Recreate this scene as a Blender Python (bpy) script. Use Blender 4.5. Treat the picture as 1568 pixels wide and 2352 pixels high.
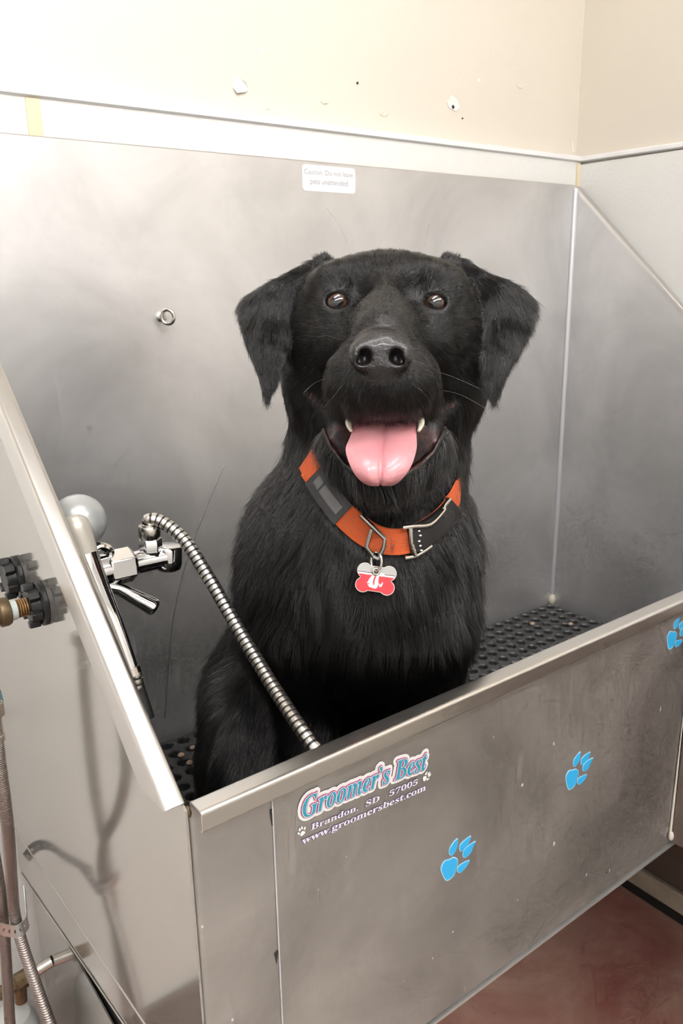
import bpy, bmesh, math, random
import numpy as np
from mathutils import Matrix, Vector
random.seed(7); rng = np.random.default_rng(11)
for o in list(bpy.data.objects): bpy.data.objects.remove(o)
SC = bpy.context.scene; COL = SC.collection
R = math.radians

# ------------------------------------------------------------------ camera
C = np.array([-0.226, -1.1268, 1.379]); FPX = 1843.57; W, H = 1568, 2352
YAW, PITCH, ROLL = R(37.0733), R(-15.8823), R(-0.9645)
cf = np.array([math.sin(YAW)*math.cos(PITCH), math.cos(YAW)*math.cos(PITCH), math.sin(PITCH)])
cr0 = np.array([math.cos(YAW), -math.sin(YAW), 0.0]); cu0 = np.cross(cr0, cf)
cr = math.cos(ROLL)*cr0 + math.sin(ROLL)*cu0; cu = -math.sin(ROLL)*cr0 + math.cos(ROLL)*cu0
cam = bpy.data.cameras.new('camera'); cam.sensor_fit = 'VERTICAL'; cam.sensor_height = 36; cam.sensor_width = 24
cam.lens = FPX/H*36; cam.clip_start = 0.02
co = bpy.data.objects.new('camera', cam); COL.objects.link(co)
co.matrix_world = Matrix(((cr[0], cu[0], -cf[0], C[0]), (cr[1], cu[1], -cf[1], C[1]), (cr[2], cu[2], -cf[2], C[2]), (0, 0, 0, 1)))
SC.camera = co
cam.dof.use_dof = True; cam.dof.focus_distance = 0.72; cam.dof.aperture_fstop = 16.0

# ------------------------------------------------------------------ light and exposure
TUBE_STRENGTH = 50.0
SC.view_settings.view_transform = 'Standard'; SC.view_settings.look = 'None'
SC.view_settings.exposure = 0.0; SC.view_settings.gamma = 1.0; SC.view_settings.use_curve_mapping = False
world = bpy.data.worlds.new('world'); SC.world = world; world.use_nodes = True
world.node_tree.nodes['Background'].inputs[0].default_value = (0.8, 0.85, 0.9, 1)
world.node_tree.nodes['Background'].inputs[1].default_value = 0.05
SC.cycles.max_bounces = 4; SC.cycles.diffuse_bounces = 3; SC.cycles.glossy_bounces = 4; SC.cycles.use_adaptive_sampling = True; SC.cycles.adaptive_threshold = 0.10; SC.cycles.adaptive_min_samples = 12; SC.cycles.transmission_bounces = 2; SC.cycles.transparent_max_bounces = 4; SC.cycles.sample_clamp_indirect = 6.0; SC.cycles.caustics_reflective = False
SC.cycles.use_denoising = True

# ------------------------------------------------------------------ dimensions (metres)
L = 1.25; D = 0.622; ZT = 1.566; ZM = 0.642; ZB = 0.593; ZR = 0.991; XQ = 0.737; FZ = -0.012
T = 0.002

def at(px, py, d):
    return C + d*(cf + cr*(px - W/2)/FPX - cu*(py - H/2)/FPX)

# ------------------------------------------------------------------ materials
class NT:
    def __init__(s, name):
        s.m = bpy.data.materials.new(name); s.m.use_nodes = True; s.t = s.m.node_tree
        s.b = s.t.nodes['Principled BSDF']; s.out = s.t.nodes['Material Output']
    def n(s, kind, **kw):
        nd = s.t.nodes.new(kind)
        for k, v in kw.items():
            if k in nd.inputs: nd.inputs[k].default_value = v
            else: setattr(nd, k, v)
        return nd
    def l(s, a, b): s.t.links.new(a, b)
    def coord(s, scale=(1, 1, 1), rot=(0, 0, 0), kind='Object'):
        tc = s.n('ShaderNodeTexCoord'); mp = s.n('ShaderNodeMapping')
        mp.inputs['Scale'].default_value = scale; mp.inputs['Rotation'].default_value = rot
        s.l(tc.outputs[kind], mp.inputs['Vector']); return mp.outputs[0]
    def noise(s, scale, detail=4, rough=.55, vec=None, dist=0):
        nd = s.n('ShaderNodeTexNoise', Scale=scale, Detail=detail, Roughness=rough, Distortion=dist)
        if vec is not None: s.l(vec, nd.inputs['Vector'])
        return nd.outputs[0]
    def ramp(s, fac, *stops):
        nd = s.n('ShaderNodeValToRGB'); e = nd.color_ramp.elements
        while len(e) < len(stops): e.new(.5)
        for el, (p, c) in zip(e, stops):
            el.position = p; el.color = (c, c, c, 1) if isinstance(c, (int, float)) else (*c, 1)
        s.l(fac, nd.inputs[0]); return nd.outputs[0]
    def mix(s, fac, a, b, mode='MIX'):
        nd = s.n('ShaderNodeMix', data_type='RGBA', blend_type=mode)
        for sock, v in ((nd.inputs[0], fac), (nd.inputs[6], a), (nd.inputs[7], b)):
            if isinstance(v, (int, float)): sock.default_value = v if sock.type == 'VALUE' else (v, v, v, 1)
            elif isinstance(v, tuple): sock.default_value = (*v, 1)
            else: s.l(v, sock)
        return nd.outputs[2]
    def bump(s, h, strength=.2, dist=.01):
        nd = s.n('ShaderNodeBump', Strength=strength, Distance=dist); s.l(h, nd.inputs['Height'])
        s.l(nd.outputs[0], s.b.inputs['Normal'])
    def col(s, v):
        i = s.b.inputs['Base Color']
        if isinstance(v, tuple): i.default_value = (*v, 1)
        else: s.l(v, i)
    def rough(s, v):
        i = s.b.inputs['Roughness']
        if isinstance(v, (int, float)): i.default_value = v
        else: s.l(v, i)

def plain(name, c, rough=.5, metal=0., coat=0., bump=None, var=0.):
    t = NT(name); t.rough(rough); t.b.inputs['Metallic'].default_value = metal
    t.b.inputs['Coat Weight'].default_value = coat; t.b.inputs['Coat Roughness'].default_value = .08
    if var:
        n = t.noise(var, 5, .6, t.coord())
        t.col(t.mix(t.ramp(n, (.3, 0.), (.7, 1.)), tuple(x*.72 for x in c), tuple(min(1, x*1.15) for x in c)))
    else: t.col(c)
    if bump: t.bump(t.noise(bump[0], 4, .6, t.coord()), bump[1], bump[2] if len(bump) > 2 else .002)
    return t.m

def steel(name, base=(.56, .545, .52), r0=.24, r1=.42, grain=(150, 150, 4), smudge=4.0, scratch=True, bumpy=.04, dark=.8, metal=1.0, fleck=False):
    t = NT(name); t.b.inputs['Metallic'].default_value = metal
    v = t.coord(); big = t.noise(smudge, 5, .6, v, .6); g = t.noise(6, 3, .5, t.coord(grain))
    rr = t.mix(.5, t.ramp(big, (.3, r0), (.72, r1)), t.ramp(g, (.3, r0), (.7, r1)))
    if scratch:
        sc = t.noise(2.2, 2, .5, t.coord((26, 26, 2.2), (0.5, .62, .3)))
        s2 = t.ramp(sc, (.64, 0.), (.70, 1.))
        fine = t.ramp(t.noise(7, 3, .5, v), (.5, 0.), (.62, 1.))
        s2 = t.mix(1., s2, fine, 'MULTIPLY')
        rr = t.mix(s2, rr, .55)
    t.rough(rr)
    cc = t.mix(t.ramp(big, (.3, 0.), (.7, 1.)), tuple(x*dark for x in base), base)
    if fleck:
        fl = t.ramp(t.noise(95, 2, .4, t.coord((1, 1, .6))), (.735, 0.), (.76, 1.)); cc = t.mix(fl, cc, (.95, .93, .9)); rr2 = t.mix(fl, rr, .7); t.rough(rr2)
    t.col(cc)
    return t.m

M = {}
M['steel'] = steel('brushed stainless steel', base=(.745, .732, .722), r0=.36, r1=.52, dark=.74, metal=.80)
M['steel_end'] = steel('satin stainless steel end', base=(.64, .62, .575), r0=.08, r1=.12, scratch=False, dark=.94, metal=.78)
M['steel_front'] = steel('worn stainless steel front', base=(.64, .615, .595), r0=.36, r1=.55, smudge=5, bumpy=.03, dark=.70, fleck=True, metal=.95)
M['steel_rim'] = plain('polished rim steel', (.70, .68, .65), .30, 1.0)
M['weld'] = plain('weld bead', (.80, .80, .82), .38, .6)
M['caulk'] = plain('caulk', (.72, .66, .55), .6)
M['chrome'] = plain('chrome', (.78, .78, .79), .07, 1.0)
M['zinc'] = plain('galvanised strap', (.62, .64, .65), .3, 1.0)
M['brass'] = plain('tarnished brass', (.20, .145, .085), .45, .9, var=60, bump=(90, .3))
M['copper'] = plain('aged brass thread', (.30, .18, .085), .42, 1.0, var=40)
M['ptfe'] = plain('white sealing tape', (.66, .74, .68), .6, var=80)
M['verdigris'] = plain('verdigris', (.25, .48, .50), .8, var=60)
M['black_plastic'] = plain('black plastic', (.013, .013, .013), .42, bump=(120, .2))
M['rubber'] = plain('black rubber', (.042, .042, .042), .42, bump=(150, .4), var=40)
M['pvc'] = plain('white pvc', (.72, .73, .70), .35)
M['white_vinyl'] = plain('white vinyl', (.86, .85, .84), .35)
M['brown_and_shade'] = plain('brown laminate and wall shade', (.14, .105, .085), .35, var=5)
M['streak'] = plain('dark scuff', (.22, .22, .225), .5, .6)
M['hose_metal'] = plain('satin hose metal', (.70, .67, .61), .28, 1.0)
M['trim'] = plain('white plastic trim', (.86, .85, .84), .38)
M['trim_beige'] = plain('beige batten', (.70, .60, .40), .55)
M['grey_plastic'] = plain('grey satin plastic', (.42, .43, .42), .28, .35)
M['cream_plastic'] = plain('cream satin plastic', (.46, .43, .37), .3, .2)
M['kibble'] = plain('tan kibble', (.46, .33, .24), .7, bump=(200, .4))
M['blue'] = plain('sky blue vinyl', (.035, .42, .80), .4)
M['blue_edge'] = plain('pale blue vinyl', (.45, .72, .88), .4)
M['teal'] = plain('teal print', (.035, .30, .42), .4)
M['magenta'] = plain('crimson print', (.50, .02, .13), .4)
M['maroon'] = plain('maroon print', (.10, .015, .04), .4)
M['lilac'] = plain('pale lilac print', (.78, .74, .82), .4)
M['violet'] = plain('violet print', (.12, .07, .20), .4)
M['grey_ink'] = plain('grey ink', (.33, .33, .37), .5)
M['orange'] = None
M['dark_metal'] = plain('gunmetal', (.30, .28, .26), .26, 1.0)
M['bright_metal'] = plain('nickel', (.62, .59, .54), .2, 1.0)
M['red_enamel'] = plain('red enamel', (.62, .030, .045), .3, coat=.4)
M['grey_enamel'] = plain('silver grey enamel', (.48, .48, .46), .35, .2)
M['white_enamel'] = plain('white enamel', (.82, .80, .80), .35)
M['sleeve'] = plain('black rubber sleeve', (.028, .028, .030), .45)
M['sleeve_print'] = plain('grey sleeve print', (.13, .13, .13), .5)
M['tooth'] = plain('tooth', (.78, .72, .58), .25, coat=.4)

def wall_mat(name, c, bumps=(.12, .004), sc=70):
    t = NT(name); v = t.coord()
    n = t.noise(2.0, 4, .5, v)
    t.col(t.mix(t.ramp(n, (.3, 0.), (.7, 1.)), tuple(x*.955 for x in c), c)); t.rough(.62)
    t.bump(t.noise(sc, 3, .6, v), *bumps); return t.m
M['paint'] = wall_mat('beige wall paint', (.73, .672, .572))
M['frp'] = wall_mat('white fibreglass panel', (.82, .81, .77), (.22, .004), 130)
M['frp'].node_tree.nodes['Principled BSDF'].inputs['Roughness'].default_value = .42
M['room_wall'] = wall_mat('off white room wall', (.78, .775, .75))
M['ceiling'] = wall_mat('ceiling tile', (.80, .80, .78))
M['chip'] = plain('bare plaster', (.80, .78, .74), .8)
M['hole'] = plain('dark hole', (.02, .018, .015), .9)
M['base_beige'] = plain('beige cove base', (.46, .40, .31), .55, var=6)
M['base_black'] = plain('black floor gap', (.012, .011, .010), .7)
M['base_brown'] = plain('brown cove base', (.16, .12, .10), .5)
t = NT('stained red concrete'); v = t.coord()
n1 = t.noise(3.2, 6, .65, v, .8); n2 = t.noise(11, 5, .6, v)
c1 = t.mix(t.ramp(n1, (.32, 0.), (.68, 1.)), (.31, .075, .060), (.56, .36, .285))
stain = t.mix(t.ramp(n2, (.35, 0.), (.75, .55)), c1, (.40, .215, .17)) # grey added to the unseen floor in front so the tub reflects less red
sp_ = t.n('ShaderNodeSeparateXYZ'); t.l(v, sp_.inputs[0]); ad_ = t.n('ShaderNodeMath', operation='MULTIPLY_ADD'); t.l(n1, ad_.inputs[0]); ad_.inputs[1].default_value = .35; t.l(sp_.outputs[1], ad_.inputs[2])
mr_ = t.n('ShaderNodeMapRange'); t.l(ad_.outputs[0], mr_.inputs[0]); mr_.inputs[1].default_value = -.55; mr_.inputs[2].default_value = -.80
t.col(t.mix(mr_.outputs[0], stain, (.36, .325, .285))); t.rough(.42); t.bump(n2, .05); M['floor'] = t.m
# woven orange webbing with grey reflective stitches
t = NT('orange webbing'); v = t.coord(kind='UV')
w1 = t.n('ShaderNodeTexWave', wave_type='BANDS', bands_direction='X', Scale=42.0); t.l(v, w1.inputs['Vector'])
w2 = t.n('ShaderNodeTexWave', wave_type='BANDS', bands_direction='Y', Scale=4.2); t.l(v, w2.inputs['Vector'])
weave = t.mix(.5, w1.outputs[0], w2.outputs[0])
base = t.mix(t.ramp(weave, (.2, 0.), (.7, 1.)), (.50, .075, .018), (.86, .155, .035))
bk = t.n('ShaderNodeTexBrick', offset=.5)
bk.inputs['Scale'].default_value = 1.0; bk.inputs['Mortar Size'].default_value = .0
bk.inputs['Brick Width'].default_value = .075; bk.inputs['Row Height'].default_value = .16
bk.inputs['Color1'].default_value = (0, 0, 0, 1); bk.inputs['Color2'].default_value = (1, 1, 1, 1); bk.inputs['Bias'].default_value = -.25
t.l(v, bk.inputs['Vector'])
sx = t.n('ShaderNodeSeparateXYZ'); t.l(v, sx.inputs[0])
fr = t.n('ShaderNodeMath', operation='FRACT'); ml = t.n('ShaderNodeMath', operation='MULTIPLY'); ml.inputs[1].default_value = 6.25
t.l(sx.outputs[1], ml.inputs[0]); t.l(ml.outputs[0], fr.inputs[0])
line = t.ramp(fr.outputs[0], (.40, 0.), (.44, 1.), (.58, 1.), (.62, 0.))
mid = t.ramp(sx.outputs[1], (.16, 0.), (.2, 1.), (.82, 1.), (.86, 0.))
st = t.mix(1., t.mix(1., line, bk.outputs[0], 'MULTIPLY'), mid, 'MULTIPLY')
t.col(t.mix(st, base, (.22, .20, .20))); t.rough(.75); t.bump(weave, .5, .001); M['orange'] = t.m

# ------------------------------------------------------------------ mesh builder
class MB:
    def __init__(s): s.v = []; s.f = []; s.mi = []; s.uv = {}
    def add(s, vs, fs, mi=0):
        b = len(s.v); s.v += [tuple(map(float, p)) for p in vs]
        for f in fs: s.f.append(tuple(b+i for i in f)); s.mi.append(mi)
        return s
    def box(s, a, b, mi=0):
        (x0, y0, z0), (x1, y1, z1) = a, b
        return s.add([(x0,y0,z0),(x1,y0,z0),(x1,y1,z0),(x0,y1,z0),(x0,y0,z1),(x1,y0,z1),(x1,y1,z1),(x0,y1,z1)],
              [(3,2,1,0),(4,5,6,7),(0,1,5,4),(1,2,6,5),(2,3,7,6),(3,0,4,7)], mi)
    def prism(s, poly, off, mi=0):
        n = len(poly); p = [np.array(q, float) for q in poly]; o = np.array(off, float)
        return s.add(p+[q+o for q in p], [tuple(range(n))[::-1], tuple(range(n, 2*n))]+[(i, (i+1) % n, n+(i+1) % n, n+i) for i in range(n)], mi)
    def sweep(s, prof, A, B, X, Y, mi=0, bcut=None, acut=None):
        n = len(prof); A, B, X, Y = [np.array(q, float) for q in (A, B, X, Y)]
        vs = [P+X*a+Y*b+(bcut*max(0, -b) if bcut is not None and P is B else 0)+(acut*max(0, -b) if acut is not None and P is A else 0) for P in (A, B) for a, b in prof]
        return s.add(vs, [(i, (i+1) % n, n+(i+1) % n, n+i) for i in range(n)]+[tuple(range(n))[::-1], tuple(range(n, 2*n))], mi)
    def tube(s, path, rad, n=12, mi=0, cap=True, closed=False):
        P = [np.array(p, float) for p in path]; m = len(P)
        rad = rad if hasattr(rad, '__len__') else [rad]*m
        mis = mi if hasattr(mi, '__len__') else None
        fr = None; vs = []
        for i in range(m):
            a = P[(i-1) % m] if closed or i else P[0]; b = P[(i+1) % m] if closed or i < m-1 else P[-1]
            tg = b-a; tg = tg/(np.linalg.norm(tg)+1e-12)
            if fr is None:
                h = np.array([0, 0, 1.]) if abs(tg[2]) < .9 else np.array([1., 0, 0]); fr = np.cross(tg, h)
            fr = fr-tg*(fr@tg); fr /= np.linalg.norm(fr); g = np.cross(tg, fr)
            vs += [P[i]+rad[i]*(fr*math.cos(2*math.pi*k/n)+g*math.sin(2*math.pi*k/n)) for k in range(n)]
        b0 = len(s.v); s.v += [tuple(map(float, p)) for p in vs]
        for i in range(m if closed else m-1):
            j = (i+1) % m
            for k in range(n):
                s.f.append((b0+i*n+k, b0+i*n+(k+1) % n, b0+j*n+(k+1) % n, b0+j*n+k)); s.mi.append(mis[i] if mis else mi)
        if cap and not closed:
            s.f.append(tuple(b0+k for k in range(n))[::-1]); s.mi.append(mis[0] if mis else mi)
            s.f.append(tuple(b0+(m-1)*n+k for k in range(n))); s.mi.append(mis[-2] if mis else mi)
        return s
    def lathe(s, o, ax, prof, n=24, mi=0, ph=0.):
        o = np.array(o, float); ax = np.array(ax, float); ax /= np.linalg.norm(ax)
        h = np.array([0, 0, 1.]) if abs(ax[2]) < .9 else np.array([1., 0, 0]); X = np.cross(ax, h); X /= np.linalg.norm(X); Y = np.cross(ax, X)
        m = len(prof); vs = []
        for t_, r_ in prof: vs += [o+ax*t_+r_*(X*math.cos(2*math.pi*k/n+ph)+Y*math.sin(2*math.pi*k/n+ph)) for k in range(n)]
        fs = [(i*n+k, i*n+(k+1) % n, (i+1)*n+(k+1) % n, (i+1)*n+k) for i in range(m-1) for k in range(n)]
        fs += [tuple(range(n))[::-1], tuple((m-1)*n+k for k in range(n))]
        return s.add(vs, fs, mi)
    def ell(s, c, r, n=16, mi=0, rot=None):
        c = np.array(c, float); vs = []; fs = []; h = n//2
        for i in range(h+1):
            th = math.pi*i/h
            for k in range(n):
                ph = 2*math.pi*k/n; p = np.array([r[0]*math.sin(th)*math.cos(ph), r[1]*math.sin(th)*math.sin(ph), r[2]*math.cos(th)])
                if rot is not None: p = rot @ p
                vs.append(c+p)
        for i in range(h):
            for k in range(n): fs.append((i*n+k, (i+1)*n+k, (i+1)*n+(k+1) % n, i*n+(k+1) % n))
        return s.add(vs, fs, mi)
    def build(s, name, mats, parent=None, smooth=True, bevel=0., angle=35):
        me = bpy.data.meshes.new(name); me.from_pydata(s.v, [], s.f); me.validate(clean_customdata=False)
        if not isinstance(mats, (list, tuple)): mats = [mats]
        for m_ in mats: me.materials.append(m_)
        if len(me.polygons) == len(s.mi): me.polygons.foreach_set('material_index', s.mi)
        bm = bmesh.new(); bm.from_mesh(me); bmesh.ops.remove_doubles(bm, verts=bm.verts, dist=1e-6); bmesh.ops.recalc_face_normals(bm, faces=bm.faces); bm.to_mesh(me); bm.free()
        if smooth:
            me.polygons.foreach_set('use_smooth', [True]*len(me.polygons)); me.set_sharp_from_angle(angle=R(angle))
        return link(name, me, parent, bevel)

def link(name, data, parent=None, bevel=0.):
    o = bpy.data.objects.new(name, data); COL.objects.link(o)
    if parent is not None:
        o.parent = parent; o.matrix_parent_inverse = ROOTINV.get(parent.name, Matrix())
    if bevel:
        b = o.modifiers.new('bevel', 'BEVEL'); b.width = bevel; b.segments = 2; b.limit_method = 'ANGLE'; b.angle_limit = R(40)
    return o
ROOTINV = {}
def thing(name, label, cat, loc, group=None):
    o = bpy.data.objects.new(name, None); COL.objects.link(o); o.location = loc; o.empty_display_size = .05
    ROOTINV[o.name] = Matrix.Translation(-Vector(loc)); return tag(o, label, cat, group)
def tag(o, label=None, cat=None, group=None, kind=None):
    for k, v_ in (('label', label), ('category', cat), ('group', group), ('kind', kind)):
        if v_: o[k] = v_
    return o
def struct(o, label=None): return tag(o, label, None, None, 'structure')

def thick(center, t_):
    """closed outline of a bent sheet from its centre line (2D)"""
    p = [np.array(q, float) for q in center]; n = len(p); a = []; b = []
    for i in range(n):
        d0 = p[i]-p[i-1] if i else p[1]-p[0]; d1 = p[i+1]-p[i] if i < n-1 else d0
        d0 = d0/np.linalg.norm(d0); d1 = d1/np.linalg.norm(d1); m = d0+d1; m /= np.linalg.norm(m)
        nn = np.array([-m[1], m[0]]); k = 1/max(.4, nn @ np.array([-d0[1], d0[0]]))
        a.append(p[i]+nn*t_/2*k); b.append(p[i]-nn*t_/2*k)
    return [tuple(q) for q in a]+[tuple(q) for q in b[::-1]]
def fillet(pts, r, n=5):
    p = [np.array(q, float) for q in pts]; out = [p[0]]
    for i in range(1, len(p)-1):
        a = p[i-1]-p[i]; b = p[i+1]-p[i]; a /= np.linalg.norm(a); b /= np.linalg.norm(b)
        A = p[i]+a*r; B = p[i]+b*r
        for k in range(n+1):
            u = k/n; out.append((1-u)**2*A+2*u*(1-u)*p[i]+u*u*B)
    return [tuple(q) for q in out+[p[-1]]]
def catmull(pts, n=10, closed=False):
    P = [np.array(p, float) for p in pts]; m = len(P); out = []
    for i in range(m if closed else m-1):
        g = lambda k: P[k % m] if closed else P[min(max(k, 0), m-1)]
        a, b, c, d = g(i-1), g(i), g(i+1), g(i+2)
        for k in range(n):
            t_ = k/n; out.append(.5*((2*b)+(c-a)*t_+(2*a-5*b+4*c-d)*t_*t_+(3*b-a-3*c+d)*t_**3))
    if not closed: out.append(P[-1])
    return out
def text_mb(body, size, offset=0., align='LEFT', shear=0., space=1.):
    cu_ = bpy.data.curves.new('t', 'FONT'); cu_.body = body; cu_.size = size; cu_.offset = offset; cu_.align_x = align
    cu_.shear = shear; cu_.space_character = space; cu_.resolution_u = 3
    o = bpy.data.objects.new('t', cu_); COL.objects.link(o); bpy.context.view_layer.update()
    dg = bpy.context.evaluated_depsgraph_get(); me = bpy.data.meshes.new_from_object(o.evaluated_get(dg))
    vs = [v_.co.copy() for v_ in me.vertices]; fs = [tuple(p.vertices) for p in me.polygons]
    bpy.data.objects.remove(o); bpy.data.curves.remove(cu_); bpy.data.meshes.remove(me)
    return vs, fs
def place_text(body, O, X, Y, width, size=1., offset=0., lift=(0, 0, 0), shear=0., height=None, arc=None, space=1., ref=None):
    """flat lettering fitted to `width` along X from O; returns (MB, extents)"""
    vs, fs = text_mb(body, size, offset, shear=shear, space=space)
    xs = [q.x for q in vs]; x0, x1 = (min(xs), max(xs)) if ref is None else ref
    k = width/(x1-x0); ky = k if height is None else height
    O, X, Y, lift = [np.array(q, float) for q in (O, X, Y, lift)]
    m = MB(); m.add([O+X*((q.x-x0)*k)+Y*(q.y*ky+(arc((q.x-x0)/(x1-x0)) if arc else 0))+lift for q in vs], fs)
    return m, (x0, x1)
BI = {**{chr(65+i): chr(0x1D468+i) for i in range(26)}, **{chr(97+i): chr(0x1D482+i) for i in range(26)}}
BD = {**{chr(65+i): chr(0x1D400+i) for i in range(26)}, **{chr(97+i): chr(0x1D41A+i) for i in range(26)}, **{str(i): chr(0x1D7CE+i) for i in range(10)}}
bold_it = lambda s_: ''.join(BI.get(c, c) for c in s_)
bold = lambda s_: ''.join(BD.get(c, c) for c in s_)

# ================================================================== the room
RX0, RY0, RZ1 = -1.9, -3.2, 2.62
o = MB().box((RX0, RY0, FZ-.05), (L+.15, .12, FZ)).build('floor', M['floor'], smooth=False); struct(o, 'red brown stained concrete floor')
o = MB().box((RX0, RY0, RZ1), (L+.15, .12, RZ1+.05)).build('ceiling', M['ceiling'], smooth=False); struct(o)
wb = MB().box((RX0, .025, FZ), (L+.15, .12, RZ1)).build('wall_back', M['paint'], smooth=False); struct(wb, 'beige painted back wall above the tub')
wr = MB().box((L+.027, RY0, FZ), (L+.15, .025, RZ1)).build('wall_right', M['paint'], smooth=False); struct(wr, 'beige painted side wall at the right')
o = MB().box((RX0-.1, RY0, FZ), (RX0, .12, RZ1)).build('wall_left', M['room_wall'], smooth=False); struct(o)
o = MB().box((RX0-.1, RY0-.1, FZ), (L+.15, RY0, RZ1)).build('wall_front', M['room_wall'], smooth=False); struct(o)
# fibreglass panels below the moulding
MB().box((.150, .0105, FZ), (L+.027, .0255, 1.618)).build('wall_panel', M['frp'], wb, False)
MB().box((RX0, .0105, FZ), (.147, .0255, 1.618)).build('wall_panel', M['frp'], wb, False)
MB().box((L+.018, -1.6, .56), (L+.0275, .0105, 1.609)).build('wall_panel', M['frp'], wr, False)
MB().box((L+.0185, -1.6, FZ), (L+.0275, .0105, .558)).build('wall_panel', M['brown_and_shade'], wr, False)  # dark colour stands in for the shade on the wall under the tub
# mouldings: half-round cap strips
def cap(A, B, X, w, d_, name, label, mat='trim'):
    prof = [(0, -w/2), (d_*.75, -w/2), (d_, -w*.3), (d_, w*.3), (d_*.75, w/2), (0, w/2)]
    o_ = MB().sweep(prof, A, B, X, (0, 0, 1)).build(name, M[mat], None, True); struct(o_, label)
cap((RX0, .0256, 1.6195), (L+.022, .0256, 1.6205), (0, -1, 0), .0125, .021, 'trim_1', 'white moulding strip along the back wall')
cap((L+.0268, .024, 1.6195), (L+.0268, -1.6, 1.6045), (-1, 0, 0), .011, .0125, 'trim_2', 'white moulding strip along the right wall')
o = MB().box((.1395, .0085, .9), (.158, .0245, 1.6135)).build('trim_3', M['trim_beige'], None, False, .0006); struct(o, 'narrow beige vertical batten on the white panel')
o = MB().lathe((L+.0165, .0085, 1.5), (0, 0, 1), [(0, .0045), (.112, .0045)], 10).build('trim_4', M['trim_beige']); struct(o, 'yellowed caulk strip in the wall corner')
# paint damage on the beige wall
def flake(name, pts, y, mat, curl=.004):
    pts3 = [(x, y-curl*(i % 3)/2-.0006, z) for i, (x, z) in enumerate(pts)]
    MB().prism(pts3, (0, .0011, 0)).build(name, M[mat], wb, False)
def bx(px, py, y=.025): 
    d = cf+cr*(px-W/2)/FPX-cu*(py-H/2)/FPX; P = C+d*((y-C[1])/d[1]); return (P[0], P[2])
flake('paint_flake', [bx(*q) for q in ((535, 182), (548, 181), (560, 190), (570, 205), (562, 212), (540, 215), (534, 200))], .0245, 'chip', .005)
flake('paint_flake', [bx(*q) for q in ((1026, 236), (1037, 218), (1050, 232), (1055, 248), (1045, 256), (1030, 248))], .0245, 'chip', .0005)
flake('paint_flake', [bx(*q) for q in ((595, 112), (603, 113), (604, 121), (597, 124))], .0245, 'chip', .0005)
flake('paint_flake', [bx(*q) for q in ((1094, 181), (1101, 180), (1102, 188), (1096, 189))], .0245, 'chip', .0005)
for (px, py, r_) in ((1039, 246, .0034), (820, 191, .002), (1061, 272, .0015)):
    x, z = bx(px, py); MB().lathe((x, .0235, z), (0, 1, 0), [(0, r_), (.002, r_)], 10).build('screw_hole', M['hole'], wb)
for pts in (((610, 243), (614, 237), (618, 248), (613, 252)), ((870, 262), (880, 257), (889, 262), (880, 268)), ((735, 233), (745, 229), (752, 236), (742, 239)),
            ((1185, 196), (1192, 195), (1197, 203), (1190, 202)), ((1309, 330), (1312, 322), (1316, 348), (1313, 352)), ((1331, 300), (1334, 330), (1337, 345), (1333, 350))):
    flake('paint_flake', [bx(*q) for q in pts], .0248, 'paint', .003)
x, z = bx(245, 314, .008); MB().ell((x, .0130, z), (.0045, .0028, .0075), 10).build('adhesive_spot', M['caulk'], wb)
# bases
o = MB().box((L+.006, -1.6, .010), (L+.018, .0, .060)).build('baseboard_right', M['base_beige'], None, False, .002); struct(o, 'beige baseboard strip under the tub')
o = MB().box((L+.004, -1.6, FZ), (L+.018, .0, .010)).build('trim_5', M['base_black'], None, False); struct(o, 'black gap strip below the beige baseboard')
o = MB().box((RX0, -.004, FZ), (-.01, .008, .135)).build('baseboard_back', M['base_brown'], None, False, .002); struct(o)

# ceiling lights: an open two-tube fluorescent batten, plus two added fill copies
def light(x, y, rz, label, strength, ln=1.2):
    t_ = thing('ceiling_light', label, 'ceiling light', (x, y, RZ1), 'fluorescent battens on the ceiling')
    Rm = Matrix.Rotation(rz, 4, 'Z')
    def b(mb, nm, mats): 
        o_ = mb.build(nm, mats, None); o_.parent = t_; o_.matrix_parent_inverse = Matrix(); o_.matrix_local = Rm; return o_
    b(MB().prism([(-ln/2-.03, -.11, 0), (-ln/2-.03, -.07, -.055), (-ln/2-.03, .07, -.055), (-ln/2-.03, .11, 0)], (ln+.06, 0, 0)), 'housing', M['white_vinyl'])
    em = NT('fluorescent tube %d' % int(strength*10)); em.col((.9, .9, .9)); em.b.inputs['Emission Color'].default_value = (1.0, .978, .982, 1); em.b.inputs['Emission Strength'].default_value = strength
    for s_ in (-1, 1):
        tb = b(MB().tube([(-ln/2, s_*.055, -.085), (ln/2, s_*.055, -.085)], .019, 12), 'tube', em.m)
        for e_ in (-1, 1): b(MB().box((e_*ln/2-.012, s_*.055-.02, -.11), (e_*ln/2+.012, s_*.055+.02, -.05)), 'lamp_holder', M['white_vinyl'])
light(-.15, -1.0, 0, 'two-tube fluorescent batten above the tub', TUBE_STRENGTH*.72)
light(.35, -2.0, 0, 'added fill batten near the front wall, right one', TUBE_STRENGTH*1.35)  # added unseen lamp, brightens what the steel panels reflect
light(-1.0, -2.0, 0, 'added fill batten near the front wall, left one', TUBE_STRENGTH*1.6)  # second added lamp out of view, more fill for the steel

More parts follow.
